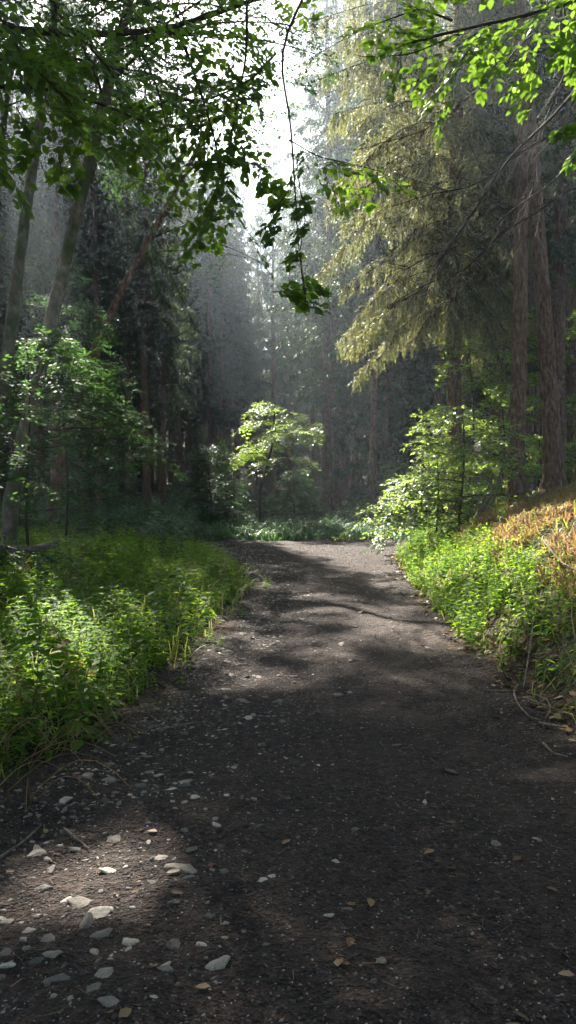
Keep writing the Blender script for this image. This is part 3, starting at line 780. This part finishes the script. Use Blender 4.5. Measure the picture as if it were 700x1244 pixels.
# sunlit sapling at the bend and dark shrubs beside it
X, Y = sp(314, 21.8), 24.2
SX, SY = px_x(316, 26.0), 26.0
zb = zof(SX, SY)
t = empty("young_beech", (SX, SY, zb), "small crooked tree with glowing yellow green crown at the bend", "young tree", "young trees at the bend")
P = polyline([(SX, SY, zb - .2), (SX - .03, SY, zb + .9), (SX + .05, SY, zb + 1.6), (SX + .25, SY, zb + 2.1), (SX + .45, SY - .05, zb + 2.9), (SX + .5, SY, zb + 4.2)], 16)
rsl = np.random.RandomState(7)
limbs, rad = radial_limbs(base_fn(P), zb + 2.2, zb + 4.2, 17, lambda z: (2.1 * (1 - abs((z - zb - 2.7) / 2.2)) ** .8 + .1) * rsl.uniform(.5, 1.2), rsl, rise=.22, droop=.3, subs=3)
broadleaf(t, P, np.linspace(.06, .025, 16), limbs, rad, M_bright, step=.27, L=.55, T=8, M=4, leaf=.085, seed=7, bark=M_twig, tiltup=.15)
GSH = "young trees at the bend"
sapling(sp(255, 27.0), 27.0, 2.8, "blue green young conifer like shrub left of the glowing sapling", GSH, 51, M_fern, 1.35, 22, .2, leaf=.09, prof=lambda f: 1.35 * (1.02 - f) ** .8, rise=.4, droop=.2, step=.22)
sapling(sp(285, 29), 29, 1.5, "dark rounded shrub just behind the glowing sapling's stem", GSH, 52, M_fern, 1.3, 18, .1, leaf=.09)
sapling(sp(358, 29), 29, 1.9, "dark shrub to the right of the glowing sapling's stem", GSH, 53, M_fern, 1.3, 20, .1, leaf=.09)
sapling(sp(240, 28.5), 28.5, 1.6, "low dark shrub at the forest edge beyond the weeds", GSH, 54, M_fern, 1.4, 14, .1, leaf=.09)
sapling(sp(485, 29), 29, 2.2, "pale hazy shrub on the verge where the road disappears", GSH, 55, M_herb, 1.4, 16, .1, leaf=.1)
sapling(sp(500, 33), 33, 2.6, "hazy shrub beneath the sunlit spruce boughs", GSH, 56, M_herb, 1.6, 16, .1, leaf=.1)

# sunlit hazels and beeches on the right bank
GBK = "leafy young trees on the right bank"
def bx(px, Y): return px_x(px, Y)
for (px, Y, H, Lm, nl, z0, seed, lab, m) in [
    (572, 18.0, 4.4, 1.7, 11, 1.0, 61, "tall leafy young beech behind the straight spruce trunk, its boughs lit from behind", M_bright),
    (560, 14.8, 2.4, 1.6, 14, .3, 62, "bright young beech arching over the bank left of the straight trunk", M_bright),
    (530, 15.8, 1.7, 1.5, 13, .15, 63, "overexposed sunlit shrub hanging over the road edge at the bend", M_bright),
    (655, 22, 6.5, 1.8, 16, 1.5, 64, "green young tree seen between the straight and the leaning trunks", M_herb),
    (735, 19, 5.5, 1.8, 18, 1.2, 65, "green young tree at the right edge behind the trunks", M_herb),
    (610, 22.5, 7.0, 2.4, 22, 1.2, 66, "leafy tree filling the gap behind the sunlit spruce boughs", M_herb)]:
    sapling(bx(px, Y), Y, H, lab, GBK, seed, m, Lm, nl, z0, leaf=.085, step=.28, T=8, M=4)

# ------------------------------------------------------------------ overhanging beech boughs above the road
def bough(t, groups, seed, T=6, M=5, leaf=.074, limb_r=.02, cull=False, mat=None):
    """groups: (control points [(px,py,Y)...], limb radius, spray step, spray length)"""
    rs = np.random.RandomState(seed); off = np.array(t.location); gb = Geo(); g = Geo()
    for pts, r, step, L in groups:
        P = polyline([at(*p) if len(p) == 3 else np.array(p[:3]) for p in pts], 16)
        tube(gb, P - off, np.linspace(r, max(.003, r * .3), 16), 6, 0, .1, 1)
        if step is None: continue
        O, D, LL = limb_sprays([P], step, L * 1.15, rs, 1.0)
        D = unit(D + rs.normal(0, .25, D.shape) + np.array([0, 0, -.15]))
        up = np.array([[0, -.15, 1.]]) + rs.normal(0, .38, (len(O), 3))
        p, a, n_, s, s0, s1 = sprays(O, D, up, LL, T, M, leaf, rs, .2)
        if cull:
            m = ~sun_gap(p); p, a, n_, s = p[m], a[m], n_[m], s[m]
        leaves(g, LEAF_BIG, p - off, a, n_, s); sticks(gb, s0 - off, s1 - off, .003, .0015)
    link("branches", gb.mesh("branches", M_twig, True), t); link("crown", g.mesh("crown", mat or M_beech), t)
def big_beech(X, Y, label, H=15, r=.26, lean=(0, 0)):
    t = empty("beech_tree", (X, Y, zof(X, Y)), label, "beech tree", "beeches overhanging the road")
    z = np.linspace(-.3, H, 20); P = np.stack([X + lean[0] * z / H + .1 * np.sin(z * .5), Y + lean[1] * z / H, t.location[2] + z], -1)
    g = Geo(); tube(g, P - np.array(t.location), np.linspace(r, r * .45, 20), 16, 0, .05, 3)
    link("trunk", g.mesh("trunk", M_greybark, True), t)
    return t
tl = big_beech(-4.6, 5.2, "large beech left of the road whose boughs hang across the top of the picture", lean=(.6, .3))
T0 = (-4.3, 5.3, 5.2)
GRP = [
 ([(-4.3, 5.3, 5.6, 0), (-60, 30, 6.0), (60, 40, 6.0), (150, 45, 6.2), (235, 30, 6.4), (330, -10, 6.6)], .045, .16, .55),
 ([(-4.3, 5.3, 5.0, 0), (-60, 110, 6.2), (30, 100, 6.4), (110, 120, 6.4), (180, 150, 6.4)], .03, .15, .5),
 ([(-4.3, 5.3, 5.9, 0), (-40, -20, 5.6), (60, -10, 5.4), (160, 0, 5.4)], .03, .15, .5),
 ([(20, 34, 5.8), (20, 60, 5.6), (70, 110, 5.6), (110, 150, 5.7)], .012, .13, .42),
 ([(-10, -14, 5.5), (-10, 10, 5.4), (40, 70, 5.4), (60, 130, 5.5)], .010, .13, .4),
 ([(215, 30, 6.4), (240, 100, 6.5), (262, 170, 6.6), (270, 235, 6.7)], .014, .12, .45),
 ([(160, 40, 6.2), (190, 100, 6.3), (205, 165, 6.4), (200, 205, 6.4)], .010, .14, .42),
 ([(300, 0, 6.6), (300, 70, 6.6), (285, 140, 6.7), (275, 205, 6.8), (240, 262, 6.8)], .012, .12, .40),
 ([(335, 65, 6.8), (305, 98, 6.7), (262, 118, 6.7), (215, 130, 6.7)], .014, .14, .40),
 ([(215, -20, 6.4), (215, 150, 6.5)], .006, None, 0),
 ([(245, 200, 6.8), (300, 195, 6.9), (318, 210, 6.9)], .006, .12, .28),
 ([(110, 43, 6.1), (110, 60, 5.9), (140, 90, 5.9), (150, 150, 6.0)], .010, .14, .4),
 ([(20, 130, 6.0), (38, 165, 6.0), (52, 205, 6.1)], .005, .12, .22),
 ([(372, -10, 6.6), (342, 50, 6.6), (338, 80, 6.6), (352, 130, 6.5), (358, 220, 6.4), (362, 300, 6.4), (372, 372, 6.4)], .012, None, 0),
 ([(362, 215, 6.4), (372, 265, 6.4), (364, 300, 6.4), (372, 365, 6.4)], .005, .2, .22),
 ([(352, 170, 6.5), (385, 190, 6.4), (430, 200, 6.3), (462, 208, 6.3)], .006, .13, .30),
 ([(348, 235, 6.4), (330, 262, 6.4)], .004, .14, .22),
 ([(-4.3, 5.3, 4.6, 0), (-40, 180, 5.2), (0, 185, 5.2)], .006, .14, .3),
 ([(330, 355, 6.3), (378, 350, 6.3)], .004, .1, .18),
]
bough(tl, GRP, 71, cull=False)
tr = big_beech(4.4, 3.2, "beech on the right bank whose leafy boughs enter at the top right corner", r=.2)
GRP2 = [
 ([(4.4, 3.2, 5.4, 0), (760, -30, 5.6), (700, 10, 5.8), (640, 20, 6.0), (570, 30, 6.2), (490, 55, 6.3)], .03, .15, .42),
 ([(4.4, 3.2, 5.0, 0), (740, 30, 5.4), (690, 45, 5.6), (660, 70, 5.7)], .012, .14, .35),
 ([(600, 25, 6.1), (570, 60, 6.1), (545, 95, 6.2)], .010, .13, .36),
 ([(550, 25, 6.2), (510, 10, 6.2), (455, 30, 6.3)], .010, .13, .34),
 ([(560, 40, 6.2), (500, 66, 6.3), (440, 70, 6.4), (430, 66, 6.4)], .006, None, 0),
 ([(690, -20, 5.7), (600, -20, 5.9), (520, -20, 6.0)], .01, .15, .4),
 ([(4.4, 3.2, 4.6, 0), (715, 160, 5.6), (694, 170, 5.6)], .004, .12, .2),
]
bough(tr, GRP2, 72)
# beeches added round the camera, mostly above the frame, to shade the road
GCAN = "beeches overhanging the road"
def shade_beech(X, Y, H, label, seed, z0, Lf, nl, leaf=.11):
    rs = np.random.RandomState(seed); zb = zof(X, Y)
    t = empty("beech_tree", (X, Y, zb), label, "beech tree", GCAN)
    z = np.linspace(-.3, H, 20); P = np.stack([X + .15 * np.sin(z * .4 + seed), Y + .1 * np.cos(z * .5), zb + z], -1)
    limbs, rad = radial_limbs(base_fn(P), zb + z0, zb + H, nl, Lf, rs, rise=.45, droop=.3, subs=6, subL=.5)
    def ko(p):                                   # boughs that would hang into the open view over the road
        el = (p[:, 2] - 1.6) / np.maximum(p[:, 1], .1)
        return (p[:, 1] > 0) & (el < .66) & (np.abs(p[:, 0] / np.maximum(p[:, 1], .1)) < .42)
    broadleaf(t, P, np.linspace(.28, .1, 20), limbs, rad, M_beech, seed=seed, leaf=leaf, T=7, M=4, step=.42, L=1.1, cull=True, keepout=ko)
for i, a in enumerate([(-5.4, 7.6, 19, 8), (-5.5, 1.0, 18, 7), (5.4, -1.5, 18, 7), (-6.6, 12.4, 19, 8), (-9.6, 15.5, 18, 6), (4.8, -6, 17, 6), (-4.5, -5, 17, 6), (-9.7, 21.5, 22, 13), (1.0, -7, 18, 7), (-5.2, 10.4, 17, 9), (-8.0, 18, 20, 11)]):
    shade_beech(a[0], a[1], a[2], ["tall beech left of the road, its crown above the frame", "beech near the photographer's left, outside the frame", "beech near the photographer's right, outside the frame",
                 "beech at the left road side crown arching over the road, above the frame", "beech behind the pale leaning trunk, at the left edge", "beech behind the photographer on the right", "beech behind the photographer on the left", "tall beech at the left forest edge with its crown above the frame", "beech straight behind the photographer", "slim tall beech just outside the left edge, crown above the frame", "beech beyond the left edge, level with the reddish trunk, crown above the frame"][i], 80 + i, a[3], (lambda z: 7.4) if i == 7 else (lambda z: 4.6), 34 if i == 7 else 26)

# bare dead branches sweeping across on the right
def bare_limb(t, P, r, wob, k, seed_rs, sub=True):
    g = Geo(); off = np.array(t.location); tube(g, P - off, np.linspace(r, .004, len(P)), 6, 0, .15, 2)
    i = seed_rs.randint(3, len(P) - 1, k); d = unit(np.array([-1, 0, -.9]) + seed_rs.normal(0, .6, (k, 3))); L = seed_rs.uniform(.15, .7, k)[:, None]
    sticks(g, P[i] - off, P[i] - off + d * L, .005, .0015)
    if sub:
        e = P[i] - off + d * L * .5; d2 = unit(d + seed_rs.normal(0, .6, d.shape)); sticks(g, e, e + d2 * L * .5, .003, .001)
    link("limb", g.mesh("limb", M_twig, True), t)
rsl = np.random.RandomState(3)
DL = ["long bare branch sweeping from the right edge down to the left, the longest one", "bare branch crossing above the longest one, ending near the sunlit spruce", "bare branch from the right edge below the two long ones",
      "lowest of the bare branches crossing the brown trunks", "bare branch high up beside the leafy top right boughs", "nearly upright bare branch in front of the leaning trunk"]
for n_, (pts, r) in enumerate([(((760, 40, 9), (680, 130, 9), (600, 215, 9), (520, 340, 9.2), (505, 400, 9.3)), .022), (((760, 95, 9), (640, 185, 9), (560, 232, 9.1), (470, 250, 9.3)), .018),
               (((740, 150, 9.2), (650, 240, 9.2), (560, 300, 9.2), (480, 330, 9.3)), .016), (((720, 220, 9), (640, 260, 9), (560, 330, 9), (470, 370, 9.2)), .014),
               (((650, 40, 9.5), (560, 130, 9.5), (480, 175, 9.6), (430, 180, 9.6)), .012), (((700, 60, 9.5), (655, 160, 9.4), (640, 300, 9.4)), .010)]):
    P = polyline([at(*p) for p in pts], 18); P[:, 2] += .03 * np.sin(np.arange(18))
    t = empty("dead_branch", tuple(P[0]), DL[n_], "dead branch", "bare branches sweeping in from the right")
    bare_limb(t, P, r, 0, 26, rsl)
for n_, pts in enumerate((((185, 300, 15), (205, 330, 15), (225, 370, 15), (240, 405, 15)), ((180, 305, 15.2), (190, 345, 15.2), (200, 375, 15.2)), ((200, 255, 15), (250, 290, 15), (290, 305, 15), (318, 320, 15)))):
    P = polyline([at(*p) for p in pts], 20)
    t = empty("spruce_bough", tuple(P[0]), ["thin drooping spruce bough hanging beside the light gap at left", "shorter drooping bough behind the thin one beside the light gap", "bare thin branch reaching right across the light shaft"][n_], "spruce bough", "boughs hanging beside the light gap")
    off = P[0]; g = Geo(); tube(g, P - off, np.linspace(.014, .004, 20), 5); link("limb", g.mesh("limb", M_twig, True), t)
    if n_ < 2:
        gn = Geo(); k = 260; i = rsl.randint(0, 20, k); leaves(gn, BLADE, P[i] - off + rsl.normal(0, .03, (k, 3)), rsl.normal(0, .4, (k, 3)) + [0, 0, -1], rsl.normal(0, 1, (k, 3)), .16, .02)
        link("needles", gn.mesh("needles", M_needle), t)

# ------------------------------------------------------------------ herbs
def herb_template(kind, seed):
    rs = np.random.RandomState(seed); pos, ax, nm, sz, s0, s1 = [], [], [], [], [], []
    H = rs.uniform(.75, 1.0)
    n = 9 if kind == 'tall' else 5
    lean = rs.normal(0, .12, 2)
    stem = lambda t: np.array([lean[0] * t * t, lean[1] * t * t, H * t])
    pts = [stem(t) for t in np.linspace(0, 1, n + 1)]
    for i in range(n): s0.append(pts[i]); s1.append(pts[i + 1])
    for i in range(1, n + 1):
        for k in range(2 if kind == 'tall' else 3):
            a = i * 1.6 + k * (math.pi if kind == 'tall' else 2.1) + rs.normal(0, .3); f = i / n
            d = np.array([math.cos(a), math.sin(a), .35 * (f - .3) + rs.normal(0, .1)])
            L = (.25 if kind == 'tall' else .30) * (1.1 - .55 * f) * rs.uniform(.7, 1.2)
            st = .05 * (1.2 - f)
            pos.append(pts[i] + d * st); ax.append(d + [0, 0, -.25]); nm.append(np.array([0, 0, 1.]) + rs.normal(0, .25, 3)); sz.append(L)
            s0.append(pts[i]); s1.append(pts[i] + d * st)
            if kind == 'tall' and rs.rand() < .6:      # small side shoot
                d2 = unit(d + rs.normal(0, .3, 3) + [0, 0, .5]); pos.append(pts[i] + d2 * .04); ax.append(d2); nm.append(np.array([0, 0, 1.]) + rs.normal(0, .3, 3)); sz.append(L * .5)
    gl, gs = Geo(), Geo()
    leaves(gl, NETTLE if kind == 'tall' else LEAF_MID, np.array(pos), np.array(ax), np.array(nm), np.array(sz))
    sticks(gs, np.array(s0), np.array(s1), .005, .004)
    return gl, gs
def merge(g, tmpl, x, y, z, s, rz, tilt, mat):
    V = np.concatenate(tmpl.V); n = len(x)
    c, q = np.cos(rz)[:, None], np.sin(rz)[:, None]; s = s[:, None]
    vx = (V[:, 0] * c - V[:, 1] * q) * s + V[:, 2] * s * tilt[0][:, None]; vy = (V[:, 0] * q + V[:, 1] * c) * s + V[:, 2] * s * tilt[1][:, None]; vz = V[:, 2] * s
    P = np.stack([x[:, None] + vx, y[:, None] + vy, z[:, None] + vz], -1).reshape(-1, 3)
    Fs = []
    for (k, m), L in tmpl.F.items():
        f = np.concatenate(L); Fs.append((np.arange(n)[:, None, None] * len(V) + f[None]).reshape(-1, k))
    g.add(P, Fs, mat)
BROAD = [herb_template('low', 60 + i) for i in range(3)]
TALL = [herb_template('tall', i) for i in range(5)]; LOW = [herb_template('low', 20 + i) for i in range(4)]
def herbs(name, x, y, s, temps, mats, label, cat="undergrowth", seed=0, sink=.03):
    rs = np.random.RandomState(seed); g = Geo(); n = len(x); k = rs.randint(0, len(temps), n); z = height(x, y) - sink
    rz = rs.uniform(0, 6.28, n); tl = rs.normal(0, .16, (2, n))
    for i, (a, b) in enumerate(temps):
        m = k == i
        if m.any():
            merge(g, a, x[m], y[m], z[m], s[m], rz[m], tl[:, m], 0); merge(g, b, x[m], y[m], z[m], s[m], rz[m], tl[:, m], 1)
    return tag(link(name, g.mesh(name, mats)), label, cat, kind="stuff")
rs = np.random.RandomState(21)
def pick(n, xr, yr, dens, pw=1.0):
    y = yr[0] + (yr[1] - yr[0]) * rs.rand(n * 3) ** pw; x = rs.uniform(xr[0], xr[1], n * 3)
    m = dens(x, y) > rs.rand(n * 3); return x[m][:n], y[m][:n]
in_view = lambda x, y: np.abs(x) < .42 * y + 1.0
# weeds on the left
Wd = lambda x, y: (Lx(y) - x > .12 + .25 * fbm(x * 2, y * 2, 2)) * in_view(x, y) * np.clip(.8 + fbm(x * .7, y * .7), .15, 1) * (y > 3.5 + .2 * x + .8)
x, y = pick(3600, (-9, 0), (3.6, 21.5), Wd, 1.15)
e = Lx(y) - x
s = (.18 + .34 * sstep(0, 3.0, e)) * rs.uniform(.5, 1.25, len(x)) * (1 + .25 * vnoise(x * .8, y * .8))
herbs("nettle_bed", x, y, s, TALL, (M_herb, M_stem), "dense bright green nettles and weeds covering the ground left of the road", seed=1)
x, y = pick(6000, (-9, 0), (3.4, 21.5), lambda x, y: (Lx(y) - x > -.1 + .7 * fbm(x * 1.7, y * 1.7, 3)) * in_view(x, y) * np.clip(1.2 - y / 60, 0, 1) * np.where(Lx(y) - x < .15, .35, 1), 1.15)
herbs("low_weeds", x, y, rs.uniform(.10, .38, len(x)) * np.where(Lx(y) - x < .2, .55, 1), LOW, (M_herb, M_stem), "low leafy weeds along the road's left edge under the nettles", seed=2)
x, y = pick(170, (-9, 0), (3.8, 20), lambda x, y: (Lx(y) - x > .2) * in_view(x, y) * (vnoise(x * .9 + 3, y * .9) > .08), 1.0)
herbs("broad_leaved_weeds", x, y, rs.uniform(.35, .6, len(x)), BROAD, (M_under, M_stem), "darker broad leaved weeds in patches among the nettles on the left", seed=12)
x, y = pick(26, (-9, 0), (3.8, 18), lambda x, y: (Lx(y) - x > .2) * in_view(x, y), 1.0)
herbs("seeding_weeds", x, y, rs.uniform(.4, .7, len(x)), TALL[:3], (M_dryleaf, M_dry), "yellowing and brown weed stems standing out of the nettles", seed=13)
# bank
Bd = lambda x, y: (x > Rx(y) + .05 + .15 * fbm(x * 2, y * 2, 2)) * (y < yc(x) - 1.6) * in_view(x, y) * np.where((x - Rx(y) > 1.1) & (y > 7) , .10, 1) * np.where(y < 8, .45, 1)
x, y = pick(3000, (1.6, 9), (4.6, 20), Bd, 1.0)
herbs("bank_undergrowth", x, y, rs.uniform(.09, .26, len(x)) * np.where(y < 8, .8, 1), LOW, (M_herb, M_stem), "leafy brambles and herbs growing on the right bank", seed=3)
x, y = pick(1000, (1.6, 7), (6.0, 20), lambda x, y: Bd(x, y) * (x - Rx(y) < 1.6), 1.0)
herbs("bank_nettles", x, y, rs.uniform(.22, .46, len(x)), TALL, (M_herb, M_stem), "taller nettles leaning over the right edge of the road", seed=4)
# far verge and forest floor
x, y = pick(2600, (-14, 12), (22.7, 40), lambda x, y: (y > yc(x) + 1.7) * in_view(x, y) * np.where(y > 30, .35, 1), 1.6)
herbs("verge_undergrowth", x, y, rs.uniform(.2, .45, len(x)) * (1 + .9 * sstep(25, 32, y)), LOW, (M_fern, M_stem), "blue green ferns and herbs along the far verge and forest floor", seed=5)
x, y = pick(900, (-12, -2.5), (17, 27), lambda x, y: (x < Lx(y) - .2) * in_view(x, y), 1.0)
herbs("verge_undergrowth", x, y, rs.uniform(.5, .9, len(x)), TALL, (M_fern, M_stem), "shaded nettles at the foot of the left forest", seed=6)
# grass blades
def grass(name, x, y, L, mat, label, seed, w=.006):
    rs = np.random.RandomState(seed); n = len(x); g = Geo(); a = rs.uniform(0, 6.28, n); z = height(x, y) - .01
    d = np.stack([np.cos(a) * .5, np.sin(a) * .5, np.ones(n)], -1) + rs.normal(0, .2, (n, 3)); d = unit(d)
    sd = np.stack([-np.sin(a), np.cos(a), 0 * a], -1); p = np.stack([x, y, z], -1); L = L[:, None]
    W = w * np.clip(y / 6, .7, 3)[:, None]
    m = p + d * L * .6; o = np.stack([np.cos(a), np.sin(a), 0 * a], -1); e = p + d * L * .75 + o * L * .45
    V = np.stack([p - sd * W, p + sd * W, m + sd * W * .7, m - sd * W * .7, e], 1).reshape(-1, 3); i = np.arange(n)[:, None] * 5
    g.add(V, [i + np.array([[0, 1, 2, 3]]), i + np.array([[3, 2, 4]])])
    return tag(link(name, g.mesh(name, mat)), label, "grass", kind="stuff")
x, y = pick(1800, (-9, 0), (3.2, 14), lambda x, y: (Lx(y) - x > .0) * in_view(x, y), 1.3)
grass("grass", x, y, rs.uniform(.15, .5, len(x)), M_grass, "green and straw coloured grass blades between the weeds left of the road", 1)
x, y = pick(3500, (1.6, 8), (5, 19), lambda x, y: (x > Rx(y)) * in_view(x, y) * (y < yc(x) - 1.6), 1.0)
grass("grass", x, y, rs.uniform(.12, .35, len(x)), M_grass, "sunlit grass tufts on the right bank", 2)
x, y = pick(14000, (2.4, 8), (6.5, 15), lambda x, y: (x > Rx(y) + .9) * in_view(x, y) * (vnoise(x * 1.1 + 5, y * .9) > -.25), 1.0)
grass("dry_grass", x, y, rs.uniform(.08, .25, len(x)), M_dry, "orange tan dry grass on the sunlit upper bank", 3)
x, y = pick(9000, (-8, 9), (22.0, 28), lambda x, y: (y > yc(x) + 1.25 + 1.2 * fbm(x * 1.3, y * .6, 3)) * in_view(x, y), 1.0)
grass("grass", x, y, rs.uniform(.25, .5, len(x)), M_fern, "long green grass along the far verge beyond the road", 4, .008)

# distinct near plants at the left road edge
NP = [(95, 905, .55, "light green nettle with broad leaves leaning out nearest the camera at the left edge"), (130, 870, .42, "single bright weed at the tip of the green edge, beside the bare soil"),
      (45, 880, .75, "tall yellow green weed standing at the left edge of the picture"), (150, 800, .6, "bright weed with drooping leaves halfway along the green edge"),
      (60, 925, .4, "small pale weed rising from the dry stalks at lower left"), (125, 905, .22, "tiny sprout on the dark soil in front of the weeds")]
npt = []
for i, (px, py, s, lab) in enumerate(NP):
    d = at(px, py, 5) - CAM; q = CAM + d * (-CAM[2] / d[2]); a, b = TALL[i % 5]
    t = empty("nettle", (q[0], q[1], zof(q[0], q[1]) - .02), lab, "weed", "single weeds at the road's left edge", i * 1.1, s)
    link("leaves", a.mesh("leaves", M_herb), t); link("stem", b.mesh("stem", M_stem), t)
# bent dry stalks lower left
g = Geo(); rsl = np.random.RandomState(8)
for k in range(46):
    x = rsl.uniform(-1.75, -1.2); y = rsl.uniform(3.5, 4.9); a = rsl.uniform(-2.2, .6); L = rsl.uniform(.25, .6); z = float(height(x, y))
    tt = np.linspace(0, 1, 7); P = np.stack([x + math.cos(a) * L * tt, y + math.sin(a) * L * tt * .8, z + .02 + rsl.uniform(.1, .3) * np.sin(tt * 2.6)], -1); tube(g, P, np.linspace(.0035, .0015, 7), 4)
tag(link("dry_stalks", g.mesh("dry_stalks", M_dry)), "tangle of bent straw coloured stalks at the lower left road edge", "dry stalks", kind="stuff")

# sticks and roots
def stick(pts, r, label, name="fallen_stick"):
    P = []
    for px, py, dz in pts:
        q = at(px, py, 5) - CAM; q = CAM + q * (-CAM[2] / q[2]); P.append([q[0], q[1], float(roadz(q[0], q[1])) + dz])
    P = polyline(P, 14); c = P.mean(0); g = Geo(); tube(g, P - c, np.linspace(r, r * .5, 14), 7, 0, .3, 4)
    o = link(name, g.mesh(name, M_root, True)); o.location = c; tag(o, label, "stick", "sticks and roots at the road edges")
stick([(630, 835, .02), (622, 850, .06), (628, 868, .04), (655, 890, .02), (672, 878, .05), (668, 858, .06), (640, 845, .03)], .008, "looped bare root lying at the foot of the right bank", "root")
stick([(648, 805, .1), (640, 825, .05), (636, 838, .02)], .010, "short upright root end above the looped root", "root")
stick([(588, 838, .01), (630, 842, .015)], .008, "thin pale stick lying level left of the looped root")
stick([(655, 884, .015), (688, 892, .03)], .012, "pale split stick right of the looped root")
stick([(660, 905, .01), (672, 918, .02), (690, 922, .01)], .009, "bent stick low on the right road edge")
stick([(640, 858, .03), (700, 880, .05)], .007, "long stick crossing the dead leaves on the right")
stick([(660, 760, .25), (680, 780, .2), (702, 792, .15)], .014, "grey crooked stick in the bank's herbs at the right edge")
stick([(78, 1010, .01), (88, 1022, .025), (108, 1035, .01)], .006, "curved pale twig at the back edge of the bright patch")
stick([(0, 1040, .01), (30, 1022, .02), (50, 1005, .01)], .007, "long thin twig at the left edge beside the bright patch")
stick([(185, 892, .01), (235, 880, .012)], .006, "thin dark stick on the soil beside the weeds")
stick([(440, 830, .005), (470, 838, .01)], .006, "short stick on the middle of the road")
def lean_stick(a, b, r, label):
    P = polyline([at(*a), (at(*a) + at(*b)) / 2 + [0, 0, -.05], at(*b)], 10); c = P.mean(0); g = Geo(); tube(g, P - c, np.linspace(r, r * .5, 10), 7, 0, .2, 3)
    o = link("fallen_branch", g.mesh("fallen_branch", M_root, True)); o.location = c; tag(o, label, "branch", "dead branches leaning on the bank")
lean_stick((585, 622, 14.4), (617, 555, 15.0), .035, "pale dead branch leaning against the straight trunk's foot")
lean_stick((594, 618, 14.3), (612, 578, 15.0), .03, "shorter dead branch leaning beside the pale one")
lean_stick((578, 628, 14.2), (600, 575, 15.2), .025, "thin dark branch at the left of the leaning dead branches")
# fallen log in the weeds
lean_stick((-10, 668, 11.0), (70, 662, 11.8), .09, "pale grey fallen log half hidden in the weeds at the left")

# ------------------------------------------------------------------ haze
m, nt, out = new_mat("forest_haze")
pv = nt.nodes.new("ShaderNodeVolumePrincipled")
pv.inputs["Density Attribute"].default_value = ""; m.cycles.homogeneous_volume = True
pv.inputs["Color"].default_value = (.74, .87, 1.0, 1); pv.inputs["Density"].default_value = HAZE_DENSITY; pv.inputs["Anisotropy"].default_value = .76
nt.links.new(pv.outputs[0], out.inputs["Volume"])
import bmesh
bm = bmesh.new(); bmesh.ops.create_cube(bm, size=1)
me = bpy.data.meshes.new("haze"); bm.to_mesh(me); bm.free(); me.materials.append(m)
hz = link("haze", me); hz.scale = (226, 204, 39); hz.location = (0, 53, 17.5)
tag(hz, "thin bluish morning haze filling the forest", "haze", kind="stuff")
print("objects", len(bpy.data.objects), "verts", sum(len(m.vertices) for m in bpy.data.meshes))
